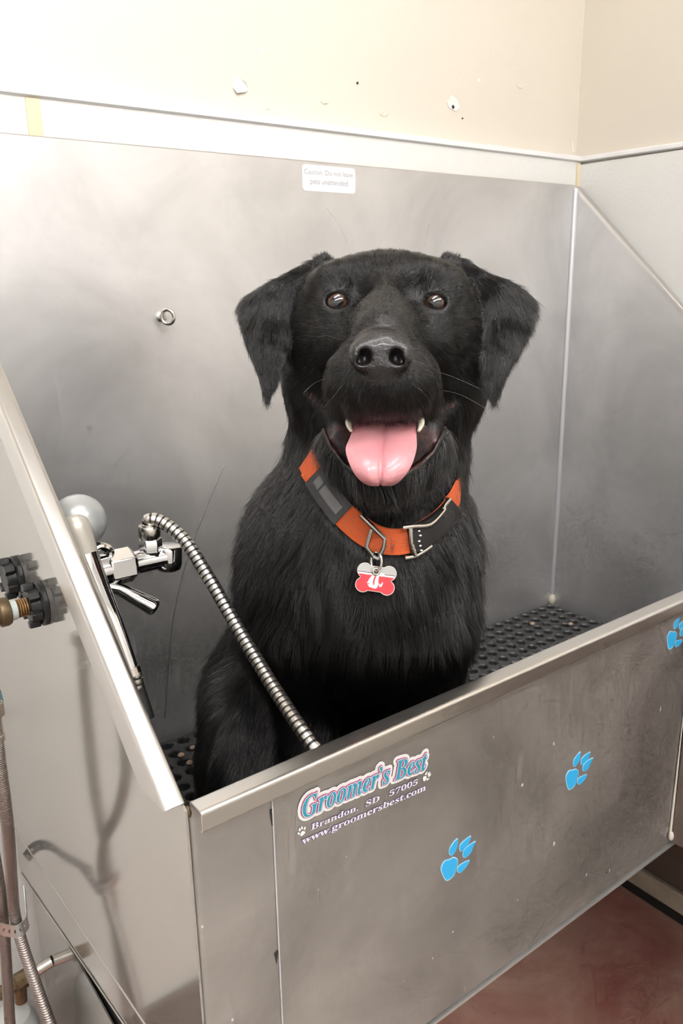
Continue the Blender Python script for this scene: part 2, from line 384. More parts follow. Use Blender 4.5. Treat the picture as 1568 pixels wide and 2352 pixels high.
# ================================================================== the tub
tub = thing('dog_tub', 'large stainless steel dog washing tub with tall splash back', 'tub', (L/2, -D/2, ZB))
sl = np.array([0, -D, ZR-ZT]); sl = sl/np.linalg.norm(sl); dn = np.array([0, sl[2], -sl[1]]); dn = dn if dn[2] < 0 else -dn
LT0 = np.array([0, 0., 1.523]); LF0 = np.array([0, -.616, .9885])      # left rim line (inner edge)
sL = (LF0-LT0)/np.linalg.norm(LF0-LT0); dL = np.array([0, sL[2], -sL[1]]); dL = dL if dL[2] < 0 else -dL
# back panel with folded top hem
MB().box((.0, -T, ZM-.06), (L, 0, ZT)).build('back_panel', M['steel'], tub, False)
MB().sweep(thick(fillet([(-.001, -.012), (-.001, .001), (.007, .001)], .0025), .0018), (-.002, 0, ZT), (L, 0, ZT), (0, 1, 0), (0, 0, 1)).build('back_hem', M['steel_rim'], tub)
# right end
MB().prism([(L, -T, ZM-.06), (L, -T, ZT-.004), (L, -D, ZR), (L, -D, ZM-.06)], (-T, 0, 0)).build('end_panel', M['steel'], tub, False)
MB().sweep(thick(fillet([(.002, -.006), (.002, .002), (-.0105, .002)], .0018), .002), (L, -T, ZT-.003), (L, -D, ZR), (-1, 0, 0), -dn).build('end_rim', M['steel_rim'], tub)
MB().tube([(L-.0045, -.0045, ZM-.02), (L-.0045, -.0045, ZT-.006)], .0052, 10).build('weld_bead', M['weld'], tub)
MB().ell((L-.006, -.006, ZM+.006), (.010, .010, .014), 10).build('weld_drop', M['caulk'], tub)
# left end panel (its outer face shows the pipe work mirrored)
pl_ = [(0, -T, .600), (0, -T, 1.522), (0, -.612, .990), (0, -D, .985), (0, -D, .662), (0, -.484, .650)]
MB().prism(pl_, (-T, 0, 0)).build('end_panel', M['steel_end'], tub, False)
MB().sweep(thick(fillet([(.0012, -.004), (.0012, .0012), (-.0165, .0012), (-.0165, -.030)], .0042, 7), .0018), LT0, LF0, (1, 0, 0), -dL, bcut=-sL*1.15, acut=sL*.87).build('end_rim', M['steel_rim'], tub)
# hem along the bottom of the end panel, dark joint, lower skirt
MB().prism([(-.001, -.002, .600), (-.001, -.484, .650), (-.001, -.62, .664), (-.001, -.62, .618), (-.001, -.41, .5905), (-.001, -.002, .520)], (.0012, 0, 0)).build('bottom_hem', M['steel_end'], tub, False)
MB().tube([(-.0018, -.002, .600), (-.0018, -.484, .650), (-.0018, -.62, .664)], .0012, 8).build('hem_edge', M['steel_rim'], tub)
MB().tube([(-.0018, -.002, .519), (-.0018, -.41, .589), (-.0018, -.62, .617)], .0012, 8).build('hem_edge', M['steel_rim'], tub)
MB().prism([(.016, 0, .05), (.016, 0, .60), (.016, -.60, .62), (.016, -.60, .60), (.016, -.05, .05)], (.002, 0, 0)).build('joint_backing', M['base_black'], tub, False)
MB().prism([(.010, -.002, .05), (.010, -.002, .500), (.010, -.23, .510), (.010, -.62, .500), (.010, -.62, .30), (.010, -.30, .05)], (.002, 0, 0)).build('leg_panel', M['steel_end'], tub, False)
# front: main sheet, return piece beside the end, rim
MB().box((.0765, -D, ZB), (XQ+.02, -D+.0009, ZR)).build('front_panel', M['steel_front'], tub, False, .0007)
MB().sweep(thick(fillet([(.0758, -.001), (.001, -.001), (.001, .016)], .006, 6), T), (0, -D+.002, ZB), (0, -D+.002, ZR-.007), (1, 0, 0), (0, 1, 0)).build('front_return', M['steel_front'], tub)
MB().sweep(thick(fillet([(.001, -.014), (.001, .0012), (-.018, .0012), (-.018, -.0165), (-.0145, -.0172)], .0032, 6), .0016), (.003, -D, ZR), (XQ+.18, -D, ZR), (0, 1, 0), (0, 0, 1)).build('front_rim', M['steel_rim'], tub)
MB().box((.0, -D, ZM-.06), (L, -T, ZM-.056)).build('tub_floor', M['steel'], tub, False)
MB().ell((.002, -D+.003, ZR-.009), (.0035, .0035, .005), 10).build('weld_drop', M['brass'], tub)
MB().tube([(.0765, -D-.0008, ZB), (.0765, -D-.0008, ZR-.02)], .0009, 6).build('front_seam', M['weld'], tub)
for (z0, z1, x0) in ((.936, .954, .0755), (.792, .806, .0735)):
    MB().prism([(x0, -D-.0012, z0), (x0+.0016, -D-.0012, z1), (x0-.0016, -D-.0012, z1-.002)], (0, .002, 0)).build('seam_slit', M['hole'], tub, False)
# box that joins the front at the right end, its caulked corner
MB().box((XQ, -1.35, .5975), (L-.002, -D-.003, .945)).build('apron_box', M['brown_and_shade'], tub, False, .002)
MB().tube([(XQ-.001, -D-.002, .610), (XQ-.001, -D-.002, .72), (XQ-.0005, -D-.0015, .80)], [.0020, .0012, .0005], 8).build('caulk_seam', M['caulk'], tub)
MB().ell((XQ-.002, -D-.004, .609), (.0042, .0042, .0075), 10).build('caulk_seam', M['caulk'], tub)
def dep0(px, py):
    d = cf+cr*(px-W/2)/FPX-cu*(py-H/2)/FPX; return C+d*((-T-.0002-C[1])/d[1])
# eye bolt on the back panel
ex, ez = .3047, 1.3365
eb = MB().lathe((ex-.007, -.001, ez), (0, -1, 0), [(0, .0075), (.004, .0075), (.006, .0045)], 16); eb.tube([(ex-.007, -.005, ez), (ex-.006, -.012, ez)], .003, 10)
ring = [(ex-.004+.0066*math.cos(a), -.0190-.0072*math.cos(a)*.9, ez+.0100*math.sin(a)) for a in np.linspace(0, 2*math.pi, 25)[:-1]]
eb.tube(ring, .0026, 10, closed=True); tag(eb.build('eye_bolt', M['bright_metal'], tub), 'small steel eye bolt on the splash back')
sk = [dep0(*q) for q in ((514, 1070), (480, 1150), (446, 1235), (416, 1330), (396, 1430), (386, 1540), (378, 1650))]
MB().tube(catmull(sk, 6), .0011, 6).build('streak_line', M['streak'], tub)  # thin dark curved line down the back panel
# caution sticker
cx0, cx1, cz0, cz1 = .5565, .6635, 1.5225, 1.5618
def rrect(x0, x1, z0, z1, r_, y):
    out = []
    for cx_, cz_, a0 in ((x1-r_, z1-r_, 0), (x0+r_, z1-r_, 90), (x0+r_, z0+r_, 180), (x1-r_, z0+r_, 270)):
        out += [(cx_+r_*math.cos(R(a0+k*18)), y, cz_+r_*math.sin(R(a0+k*18))) for k in range(6)]
    return out
st = tag(MB().prism(rrect(cx0, cx1, cz0, cz1, .006, -T-.0007), (0, .0006, 0)).build('caution_sticker', M['white_vinyl'], tub, False), 'white caution sticker on the splash back')
for s_, z_, x_, w_ in (('Caution: Do not leave', 1.5475, .5605, .0985), ('pets unattended.', 1.5335, .572, .078)):
    m_, _ = place_text(s_, (x_, -T-.0009, z_), (1, 0, 0), (0, 0, 1), w_); m_.build('lettering', M['grey_ink'], st, False)
# paw decals
PAW = [[(-17.7,-2.4),(-16.1,3),(-11.6,5.6),(-5.7,3.4),(-.3,2.7),(4.5,-1.9),(5,-7.5),(2.3,-12.5),(-.2,-19.1),(-8.6,-20.4),(-13.3,-15.8)],
 [(-5.4,11.4),(-4,18.3),(6.3,23.3),(5.9,15.1),(3.2,10.1),(-1.8,7.6)],[(9.9,7.3),(11.4,13.6),(25.5,15.5),(23.8,9.3),(18.7,6),(12.4,4.5)],
 [(14.3,-2.9),(16.8,3.7),(32.3,4.6),(28.4,-1.8),(24.5,-6.4),(18,-7.1)],[(5,-17.5),(7.7,-12.5),(22.6,-14.5),(18.3,-20.1),(9.8,-22.2)]]
def paw(cx_, cz_, k, ang, y, label, par, mat='blue', edge='blue_edge', mir=1):
    ca, sa = math.cos(ang), math.sin(ang); f_ = lambda p, yy, g, c0: (cx_+mir*k*(ca*(c0[0]+(p[0]-c0[0])*g)-sa*(c0[1]+(p[1]-c0[1])*g))/1000, yy, cz_+k*(sa*(c0[0]+(p[0]-c0[0])*g)+ca*(c0[1]+(p[1]-c0[1])*g))/1000)
    m_ = MB()
    for poly in PAW:
        sm = [tuple(q) for q in catmull([(p[0], p[1], 0) for p in poly], 4, True)]; c0 = np.mean(np.array(sm), 0)
        if edge: m_.prism([f_(p, y, 1.10, c0) for p in sm], (0, .0004, 0), 1)
        m_.prism([f_(p, y-.0003, 1.0, c0) for p in sm], (0, .0004, 0), 0)
    return tag(m_.build('paw_decal', [M[mat], M[edge or mat]], par, False), label)
paw(.5006, .8114, 1.0, 0, -D-.0006, 'sky blue paw print decal in the middle of the tub front', tub)
paw(.2960, .7895, 1.0, R(4), -D-.0006, 'sky blue paw print decal low on the tub front', tub)
paw(.6935, .9350, .92, R(-4), -D-.0006, 'sky blue paw print decal under the rim at the right', tub)
# maker's decal: haloed name, address lines, two small paws
dec = tag(MB().prism([(.0985, -D-.0002, .8995), (.2600, -D-.0002, .8765), (.2605, -D-.0002, .9335), (.0995, -D-.0002, .9445)], (0, .0001, 0)).build('logo_decal', M['steel_front'], tub, False), "printed maker's decal with haloed lettering")
X_ = np.array([.1481, 0, -.0119]); X_ /= np.linalg.norm(X_); Y_ = np.array([.0, 0, 1.]); O_ = (.1060, -D-.0006, .9300)
arc = lambda u: .0020*math.sin(math.pi*u)
nm = bold_it("Groomer’s Best"); wdt = .1485
m_, ref = place_text(nm, O_, X_, Y_, wdt, arc=arc)
kk = wdt/(ref[1]-ref[0]); hk = kk*1.22
flat, _ = place_text(nm, O_, X_, Y_, wdt, arc=arc, ref=ref, height=hk)
edge_pts = {}
for f_ in flat.f:
    for i_ in range(len(f_)):
        p0, p1 = np.array(flat.v[f_[i_]]), np.array(flat.v[f_[i_-1]])
        for k in range(int(np.linalg.norm(p1-p0)/.0005)+1):
            q_ = p0+(p1-p0)*k/(int(np.linalg.norm(p1-p0)/.0005)+1); edge_pts[(round(q_[0]/.0005), round(q_[2]/.0005))] = q_
edge_pts = list(edge_pts.values())
def outline(r_, y0, y1, mat, name, sh=(0, 0), n=10):
    """rounded outline round the letters: small overlapping discs, each a hair in front of the last"""
    m_ = MB(); N = len(edge_pts)
    for i_, q_ in enumerate(edge_pts): m_.add([(q_[0]+sh[0]+r_*math.cos(2*math.pi*k/n), y0+(y1-y0)*i_/N, q_[2]+sh[1]+r_*math.sin(2*math.pi*k/n)) for k in range(n)], [tuple(range(n))[::-1]])
    me_ = bpy.data.meshes.new(name); me_.from_pydata(m_.v, [], m_.f); me_.materials.append(M[mat]); link(name, me_, dec)
Yf = -D
outline(.0046, Yf-.0003, Yf-.0008, 'white_vinyl', 'halo', n=14)
outline(.0013, Yf-.0009, Yf-.0012, 'maroon', 'letter_shadow', (.0006, -.0008))
outline(.00155, Yf-.0013, Yf-.0016, 'magenta', 'letter_outline')
outline(.00095, Yf-.0017, Yf-.0020, 'lilac', 'letter_outline')
m2, _ = place_text(nm, O_, X_, Y_, wdt, offset=.004, lift=(0, -.0015, 0), arc=arc, ref=ref, height=hk); m2.build('lettering', M['teal'], dec, False)
def line2(s_, x0, z0, x1, z1, hgt):
    Xd = np.array([x1-x0, 0, z1-z0]); w_ = np.linalg.norm(Xd); Xd /= w_
    _, rf = place_text(bold(s_), (x0, -D-.0006, z0), Xd, (.12, 0, 1), w_)
    for off, lift, mat in ((.045, 0, 'violet'), (.008, -.0002, 'lilac')):
        m2, _ = place_text(bold(s_), (x0, -D-.0006, z0), Xd, (.14, 0, 1), w_, offset=off, lift=(0, lift, 0), ref=rf, height=hgt); m2.build('lettering', M[mat], dec, False)
line2('Brandon,  SD   57005', .1150, .9130, .2425, .9050, .0086)
line2('www.groomersbest.com', .1045, .9030, .2535, .8936, .0098)
paw(.1060, .9163, .20, R(50), -D-.0008, 'small white paw print', dec, 'white_vinyl', None, -1)
paw(.2535, .9090, .22, R(-5), -D-.0008, 'small white paw print', dec, 'white_vinyl', None)

# ================================================================== rubber mat and kibble
mat_ = MB(); pit = .0295; nx, ny = 41, 20; hx, th = .0104, .016
x00, y00 = .018, -.012
def mz(x): return ZM+.018*(1-x/L)
octo = [(math.cos(R(22.5+45*k))*hx, math.sin(R(22.5+45*k))*hx) for k in range(8)]
h2 = pit/2; sq = [(h2, h2*.414), (h2*.414, h2), (-h2*.414, h2), (-h2, h2*.414), (-h2, -h2*.414), (-h2*.414, -h2), (h2*.414, -h2), (h2, -h2*.414)]
for i in range(nx):
    for j in range(ny):
        cx_ = x00+pit*(i+.5); cy_ = y00-pit*(j+.5)
        ring_ = lambda pts, k, z_: [(cx_+a*k, cy_+b*k, mz(cx_+a*k)+z_) for a, b in pts]
        vs = ring_(sq, 1, 0)+ring_(octo, 1.16, 0.0006)+ring_(octo, 1., -.0016)+ring_(octo, .95, -th)+[(cx_+a, cy_+b, mz(cx_+a)) for a, b in ((h2, h2), (-h2, h2), (-h2, -h2), (h2, -h2))]
        fs = [(k, (k+1) % 8, 8+(k+1) % 8, 8+k) for k in range(8)]+[(8+k, 8+(k+1) % 8, 16+(k+1) % 8, 16+k) for k in range(8)]+[(16+k, 16+(k+1) % 8, 24+(k+1) % 8, 24+k) for k in range(8)]
        fs += [(0, 32, 1), (2, 33, 3), (4, 34, 5), (6, 35, 7)]
        mat_.add(vs, fs)
me_o = mat_.build('rubber_mat', M['rubber'], None, True, 0, 30)
tag(me_o, 'black rubber drainage mat with round holes inside the tub', 'mat')
def kib(x, y, r_, label):
    rr = np.array([[1, 0, 0], [0, 1, 0], [0, 0, 1.]]); m_ = MB().ell((x, y, mz(x)+r_*.55), (r_, r_*.92, r_*.62), 12)
    tag(m_.build('kibble_piece', M['kibble']), label, 'kibble', 'kibble pieces on the rubber mat')
for a in ((1.0977, -.0694, .0062, 'tan kibble piece on the mat, second from the steel corner'), (1.1626, -.1228, .0060, 'tan kibble piece on the mat closest to the right end panel'),
          (.9163, -.0721, .0060, "tan kibble piece on the mat beside the dog's left elbow"), (.2690, -.0600, .0050, "tan kibble piece left of the dog, closest to the dog's flank"),
          (.2440, -.0690, .0056, 'tan kibble piece left of the dog, nearest the end panel'), (.2450, -.0965, .0054, 'tan kibble piece left of the dog, nearest the camera')): kib(*a)

# ================================================================== faucet, hose, hand shower
fa = thing('faucet', 'chrome wall faucet with hex union and lever inside the tub', 'faucet', (.0, -.35, 1.097))
fy, fz = -.35, 1.097
MB().lathe((0, fy, fz), (1, 0, 0), [(0, .024), (.006, .024), (.010, .017), (.055, .017)], 24).build('flange', M['chrome'], fa)
MB().lathe((.052, fy, fz), (1, 0, 0), [(0, .017), (.002, .0195), (.027, .0195), (.031, .016), (.032, .0125)], 6, ph=.4).build('hex_union', M['chrome'], fa, True, .0012)
MB().lathe((.082, fy, fz), (1, 0, 0), [(0, .0125), (.030, .0125), (.034, .014)], 24).build('body_tube', M['chrome'], fa)
MB().lathe((.1215, fy, fz-.018), (.1, 0, 1), [(0, .004), (.0012, .010), (.004, .0140), (.009, .0152), (.026, .0152), (.029, .0143), (.030, .012)], 28).build('end_cap', M['chrome'], fa, True, 0, 60)
MB().lathe((.104, fy, fz+.004), (0, 0, 1), [(0, .0115), (.003, .0125), (.018, .0125), (.020, .011)], 6, ph=.2).build('outlet_nut', M['chrome'], fa, True, .0008)
MB().lathe((.104, fy, fz+.023), (0, 0, 1), [(0, .010), (.004, .0118), (.013, .0122), (.015, .011)], 20).build('hose_collar', M['bright_metal'], fa)
lv = catmull([(.048, -.352, 1.080), (.060, -.357, 1.076), (.074, -.366, 1.066), (.088, -.372, 1.055), (.094, -.375, 1.050)], 6)
MB().tube(lv, [(.0062+.0038*max(0, (i-6)/14)**1.0)*(1 if i < 19 else math.sqrt(max(.02, 1-((i-18.5)/6.0)**2))) for i in range(25)], 18).build('lever', M['chrome'], fa, True, 0, 80)
MB().tube(catmull([(.036, -.352, 1.116), (.047, -.352, 1.124), (.058, -.352, 1.118), (.057, -.352, 1.108)], 6), .0045, 10).build('shower_cradle', M['chrome'], fa)
# ribbed metal hose
def dep(px, py, y): 
    d = cf+cr*(px-W/2)/FPX-cu*(py-H/2)/FPX; return C+d*((y-C[1])/d[1])
hp = [np.array((.104, fy, fz+.034)), np.array((.104, fy-.0005, fz+.044)), dep(372, 1199, -.360), dep(425, 1243, -.385), dep(484, 1335, -.425), dep(553, 1455, -.475), dep(632, 1585, -.535), dep(703, 1692, -.588), dep(746, 1756, -.606),
      np.array((.185, -.600, .86)), np.array((.195, -.590, .78)), np.array((.16, -.57, .70)), np.array((.10, -.545, .672)), np.array((.055, -.50, .70)), np.array((.043, -.462, .85)), np.array((.041, -.436, 1.0)), np.array((.0405, -.432, 1.013))]
pth = np.array(catmull(hp, 40)); seg = np.r_[0, np.cumsum(np.linalg.norm(np.diff(pth, axis=0), axis=1))]; tot = seg[-1]
P_, R_, I_ = [], [], []; pitch = .0062; s_ = 0
while s_ < tot-pitch:
    for fr_, rr_, mi_ in ((0, .0061, 1), (.30, .0061, 1), (.32, .0069, 0), (.66, .00705, 0), (.985, .0069, 0)):
        u = s_+fr_*pitch; P_.append([np.interp(u, seg, pth[:, k]) for k in range(3)]); R_.append(rr_); I_.append(mi_)
    s_ += pitch
tag(MB().tube(P_, R_, 18, I_).build('shower_hose', [M['hose_metal'], M['black_plastic']], None, True, 0, 22), 'ribbed metal shower hose arching down in front of the dog', 'hose')
# hand shower
hs = thing('hand_shower', 'grey and chrome hand shower hanging behind the sloping rim', 'hand shower', (.03, -.36, 1.10))
def onx(px, py, x):
    d = cf+cr*(px-W/2)/FPX-cu*(py-H/2)/FPX; return C+d*((x-C[0])/d[0])
hd = onx(181, 1197, .032); MB().ell(hd, (.0275, .0275, .0275), 32).build('spray_head', M['grey_plastic'], hs)
vw = (C-hd)/np.linalg.norm(C-hd)
MB().lathe(hd-vw*.008, -vw*.6+np.array((-.2, .5, -.3)), [(0, .0265), (.010, .0285), (.016, .0285), (.018, .026)], 28).build('spray_face', M['chrome'], hs)
hpth = catmull([onx(170, 1188, .021), onx(176, 1212, .0205), onx(196, 1275, .0235), onx(226, 1350, .0275), onx(262, 1435, .0325), onx(302, 1543, .039)], 8)
B_ = hpth[-1]; ax = hpth[-1]-hpth[-3]; ax /= np.linalg.norm(ax); nh = len(hpth)
hr = [.0125*math.sqrt(max(.03, 1-max(0, (6-i)/6)**2)) if i < 6 else .0125+.0012*math.sin(min(1, (i-6)/10)*math.pi)-.0052*max(0, (i-16)/(nh-17)) for i in range(nh)]
MB().tube(hpth[:17], hr[:17], 20).build('grip_inlay', M['cream_plastic'], hs, True, 0, 80)
MB().tube(hpth[16:], [q_+.0002 for q_ in hr[16:]], 20).build('handle', M['chrome'], hs, True, 0, 80)
MB().lathe(B_, ax, [(-.004, .0092), (.004, .0092), (.006, .0075)], 18).build('hose_ferrule', M['bright_metal'], hs)
MB().tube([B_+ax*.004, B_+ax*.05], [.0078, .0062], 14).build('strain_relief', M['black_plastic'], hs)

# ================================================================== pipe work outside the left end
def locknut(y, z, label):
    t_ = thing('lock_nut', label, 'nut', (-.004, y, z), 'black lock nuts on the tub end')
    MB().lathe((-.0025, y, z), (-1, 0, 0), [(0, .0240), (.004, .0240), (.006, .0215)], 28).build('washer_flange', M['black_plastic'], t_)
    m_ = MB().lathe((-.007, y, z), (-1, 0, 0), [(0, .0185), (.011, .0170), (.012, .010)], 24)
    for k in range(6):
        a = R(60*k+15); ca, sa = math.cos(a), math.sin(a)
        m_.prism([(-.009, y+ca*.016-sa*.005, z+sa*.016+ca*.005), (-.009, y+ca*.0235-sa*.004, z+sa*.0235+ca*.004), (-.009, y+ca*.0235+sa*.004, z+sa*.0235-ca*.004), (-.009, y+ca*.016+sa*.005, z+sa*.016-ca*.005)], (-.011, 0, 0))
    m_.build('wing_body', M['black_plastic'], t_, True, .0008)
locknut(-.305, 1.060, 'black plastic lock nut threaded onto the brass elbow'); locknut(-.222, 1.066, 'black plastic lock nut at the picture edge, behind the other')
pf = thing('pipe_fitting', 'tarnished brass elbow with taped thread on the tub end', 'pipe fitting', (-.05, -.305, 1.06))
MB().lathe((-.018, -.305, 1.060), (-1, 0, 0), [(i*.0012, .0100 if i % 2 else .0092) for i in range(14)], 18).build('thread', M['copper'], pf)
MB().lathe((-.0300, -.305, 1.060), (-1, 0, 0), [(0, .0107), (.007, .0112), (.0075, .010)], 18).build('sealing_tape', M['ptfe'], pf)
MB().lathe((-.0365, -.305, 1.060), (-1, 0, 0), [(0, .0135), (.003, .0150), (.010, .0150), (.012, .0125), (.02, .0125)], 20).build('elbow_collar', M['brass'], pf)
MB().tube(catmull([(-.056, -.305, 1.060), (-.064, -.305, 1.058), (-.068, -.305, 1.050), (-.068, -.305, 1.030)], 6), .0125, 16).build('elbow', M['brass'], pf)
MB().tube([(-.068, -.305, 1.035), (-.064, -.305, .965)], .0085, 14).build('riser', M['copper'], pf)
MB().lathe((-.065, -.305, .975), (.05, 0, -1), [(0, .0095), (.012, .0098), (.016, .009)], 14).build('corrosion_band', M['verdigris'], pf)
bh_m = NT('braided steel sleeve'); vv = bh_m.coord((1, 1, 1)); wv = bh_m.n('ShaderNodeTexWave', wave_type='BANDS', bands_direction='Z', Scale=150.0, Distortion=1.5); bh_m.l(vv, wv.inputs['Vector'])
bh_m.col(bh_m.mix(bh_m.ramp(wv.outputs[0], (.3, 0.), (.8, 1.)), (.20, .17, .155), (.48, .43, .40))); bh_m.b.inputs['Metallic'].default_value = .85; bh_m.rough(.34); bh_m.bump(wv.outputs[0], .4, .001); M['braid'] = bh_m.m
def supply(pts, label, top=True):
    t_ = thing('supply_hose', label, 'hose', pts[-1], 'braided supply hoses beside the tub')
    MB().tube(catmull(pts, 10), .0070, 16).build('braided_sleeve', M['braid'], t_)
    if top:
        a = np.array(pts[0]); MB().lathe(a+np.array((0, 0, .040)), (0, 0, -1), [(0, .0105), (.002, .0125), (.016, .0125), (.018, .0105)], 6).build('hex_nut', M['bright_metal'], t_, True, .0008)
        MB().lathe(a+np.array((0, 0, .024)), (0, 0, -1), [(0, .0088), (.004, .0088), (.005, .0080), (.022, .0080), (.023, .0088), (.03, .0086)], 16).build('ferrule', M['bright_metal'], t_)
supply([(-.0680, -.312, .930), (-.0700, -.318, .90), (-.0700, -.312, .83), (-.0660, -.277, .755), (-.060, -.234, .69), (-.059, -.217, .63), (-.058, -.232, .59), (-.056, -.275, .55), (-.052, -.315, .50), (-.05, -.33, .42), (-.05, -.33, .2)], 'braided steel supply hose hanging from the brass elbow')
supply([(-.068, -.210, .935), (-.068, -.202, .90), (-.068, -.196, .82), (-.068, -.196, .74), (-.069, -.205, .67), (-.0695, -.199, .625), (-.072, -.198, .58), (-.076, -.190, .50), (-.08, -.18, .40), (-.08, -.17, .2)], 'braided steel supply hose curving away at the picture edge')
def strap(pts, w_, label, up):
    P = catmull(pts, 8); m_ = MB(); up = np.array(up, float)
    vs = []; 
    for i, p in enumerate(P):
        tg = P[min(i+1, len(P)-1)]-P[max(i-1, 0)]; tg /= np.linalg.norm(tg); n_ = np.cross(tg, up); n_ /= np.linalg.norm(n_); uu = np.cross(n_, tg)
        hole = .30 if i % 4 in (1, 2) else .02
        for a in (-.5, -hole/2, hole/2, .5):
            for b in (-.0005, .0005): vs.append(p+uu*w_*a+n_*b)
    fs = []
    for i in range(len(P)-1):
        q = i*8; r2 = q+8
        open_ = i % 4 == 1
        for s0, s1 in ((0, 2), (2, 4), (4, 6)):
            if s0 == 2 and open_: continue
            fs += [(q+s0, q+s1, r2+s1, r2+s0), (q+s0+1, r2+s0+1, r2+s1+1, q+s1+1)]
        fs += [(q, r2, r2+1, q+1), (q+6, q+7, r2+7, r2+6)]
    m_.add(vs, fs); tag(m_.build('pipe_strap', M['zinc'], None, True), label, 'pipe strap', 'perforated straps around the hoses')
strap([(-.010, -.006, .545), (-.022, -.030, .575), (-.030, -.075, .600), (-.038, -.125, .610), (-.044, -.170, .622), (-.050, -.20, .628)], .016, 'perforated metal strap fixed at the wall corner', (.1, .2, 1))
strap([(-.083, -.196, .626), (-.080, -.212, .620), (-.071, -.222, .616), (-.060, -.229, .614), (-.049, -.226, .618), (-.044, -.212, .626), (-.038, -.190, .640)], .017, 'perforated metal strap looped round the braided hoses', (0, .1, 1))
dv = thing('stub_valve', 'corroded brass valve with short steel pipe below the hoses', 'valve', (-.03, -.02, .40))
MB().tube([(.010, -.065, .395), (-.022, -.062, .388)], .0085, 14).build('stub_pipe', M['bright_metal'], dv)
MB().lathe((-.020, -.062, .388), (-1, 0, -.15), [(0, .009), (.004, .013), (.022, .0135), (.026, .010), (.05, .010)], 8).build('valve_body', M['brass'], dv)
MB().tube([(-.038, -.062, .384), (-.040, -.062, .350)], .009, 12).build('valve_stem', M['brass'], dv)
dp = thing('drain_pipe', 'white plastic drain pipe standing by the tub leg', 'pipe', (-.055, -.055, FZ))
MB().lathe((-.055, -.055, FZ), (0, 0, 1), [(0, .030), (.26, .030), (.262, .036), (.315, .036), (.325, .034), (.338, .026), (.343, .012)], 28).build('pipe_body', M['pvc'], dp)
MB().lathe((-.055, -.055, .245), (0, 0, 1), [(0, .037), (.012, .037)], 28).build('coupling_ring', M['pvc'], dp)

# ================================================================== the dog: one continuous body surface
def q3(px, py, d): return np.array([(px-W/2)/FPX*d, (H/2-py)/FPX*d, -d])
def to_world(A): A = np.asarray(A); return C + A[:, :1]*cr + A[:, 1:2]*cu - A[:, 2:3]*cf
def axis(*segs):
    out = []
    for a, b, h in segs: out.append(np.linspace(a, b, max(2, int(round((b-a)/h))), endpoint=False))
    return np.concatenate(out+[[segs[-1][1]]]).astype(np.float32)
gx = axis((-.27, -.115, .0055), (-.115, .21, .0019), (.21, .235, .005))
gy = axis((-.54, .005, .0055), (.005, .285, .0019))
gz = axis((-1.36, -.87, .0060), (-.87, -.595, .0019))
V = np.full((len(gx), len(gy), len(gz)), .5, np.float32)
def block(lo, hi):
    s_ = []
    for g, a, b in ((gx, lo[0], hi[0]), (gy, lo[1], hi[1]), (gz, lo[2], hi[2])):
        i0 = max(0, np.searchsorted(g, a)-1); i1 = min(len(g), np.searchsorted(g, b)+1); s_.append(slice(i0, max(i1, i0)))
    return tuple(s_)
def coords(s_): return gx[s_[0]][:, None, None], gy[s_[1]][None, :, None], gz[s_[2]][None, None, :]
def smin(a, b, k):
    h = np.clip(.5+.5*(b-a)/k, 0, 1); return b*(1-h)+a*h-k*h*(1-h)
def f_ell(c, r_, rot=None):
    c = np.asarray(c, np.float32)
    def f(x, y, z):
        X, Y, Z = x-c[0], y-c[1], z-c[2]
        if rot is not None: X, Y, Z = rot[0][0]*X+rot[0][1]*Y+rot[0][2]*Z, rot[1][0]*X+rot[1][1]*Y+rot[1][2]*Z, rot[2][0]*X+rot[2][1]*Y+rot[2][2]*Z
        k0 = np.sqrt((X/r_[0])**2+(Y/r_[1])**2+(Z/r_[2])**2); k1 = np.sqrt((X/r_[0]**2)**2+(Y/r_[1]**2)**2+(Z/r_[2]**2)**2)
        return k0*(k0-1)/np.maximum(k1, 1e-6)
    m = max(r_) if rot is not None else np.array(r_); return f, c-m, c+m
def f_cap(a, b, ra, rb):
    a = np.asarray(a, np.float32); b = np.asarray(b, np.float32); ab = b-a; L2 = float(ab@ab)
    def f(x, y, z):
        t_ = np.clip(((x-a[0])*ab[0]+(y-a[1])*ab[1]+(z-a[2])*ab[2])/L2, 0, 1)
        return np.sqrt((x-a[0]-ab[0]*t_)**2+(y-a[1]-ab[1]*t_)**2+(z-a[2]-ab[2]*t_)**2)-(ra+(rb-ra)*t_)
    m = max(ra, rb); return f, np.minimum(a, b)-m, np.maximum(a, b)+m
def union(p, k):
    f, lo, hi = p; mg = k*1.2+.02; s_ = block(lo-mg, hi+mg); V[s_] = smin(V[s_], f(*coords(s_)).astype(np.float32), k)
def carve(p, k):
    f, lo, hi = p; mg = k*1.2+.02; s_ = block(lo-mg, hi+mg); V[s_] = -smin(-V[s_], f(*coords(s_)).astype(np.float32), k)
def E_(px, py, d, rx, ry, rz, k=.02, rot=None): union(f_ell(q3(px, py, d), (rx, ry, rz), rot), k)
def K_(a, b, ra, rb, k=.03): union(f_cap(q3(*a), q3(*b), ra, rb), k)

# trunk, from the rump forward
E_(660, 1665, 1.135, .104, .120, .130, .06)
K_((815, 1330, .985), (665, 1570, 1.11), .112, .100, .06)
E_(826, 1330, .900, .104, .122, .104, .06)
K_((886, 880, .885), (846, 1190, .905), .094, .103, .06)
E_(678, 1345, .945, .056, .115, .090, .05); E_(990, 1360, .915, .034, .105, .070, .05)
E_(700, 1440, .900, .056, .048, .058, .03); E_(975, 1415, .885, .046, .048, .052, .03)
E_(830, 1480, .96, .085, .060, .080, .04)
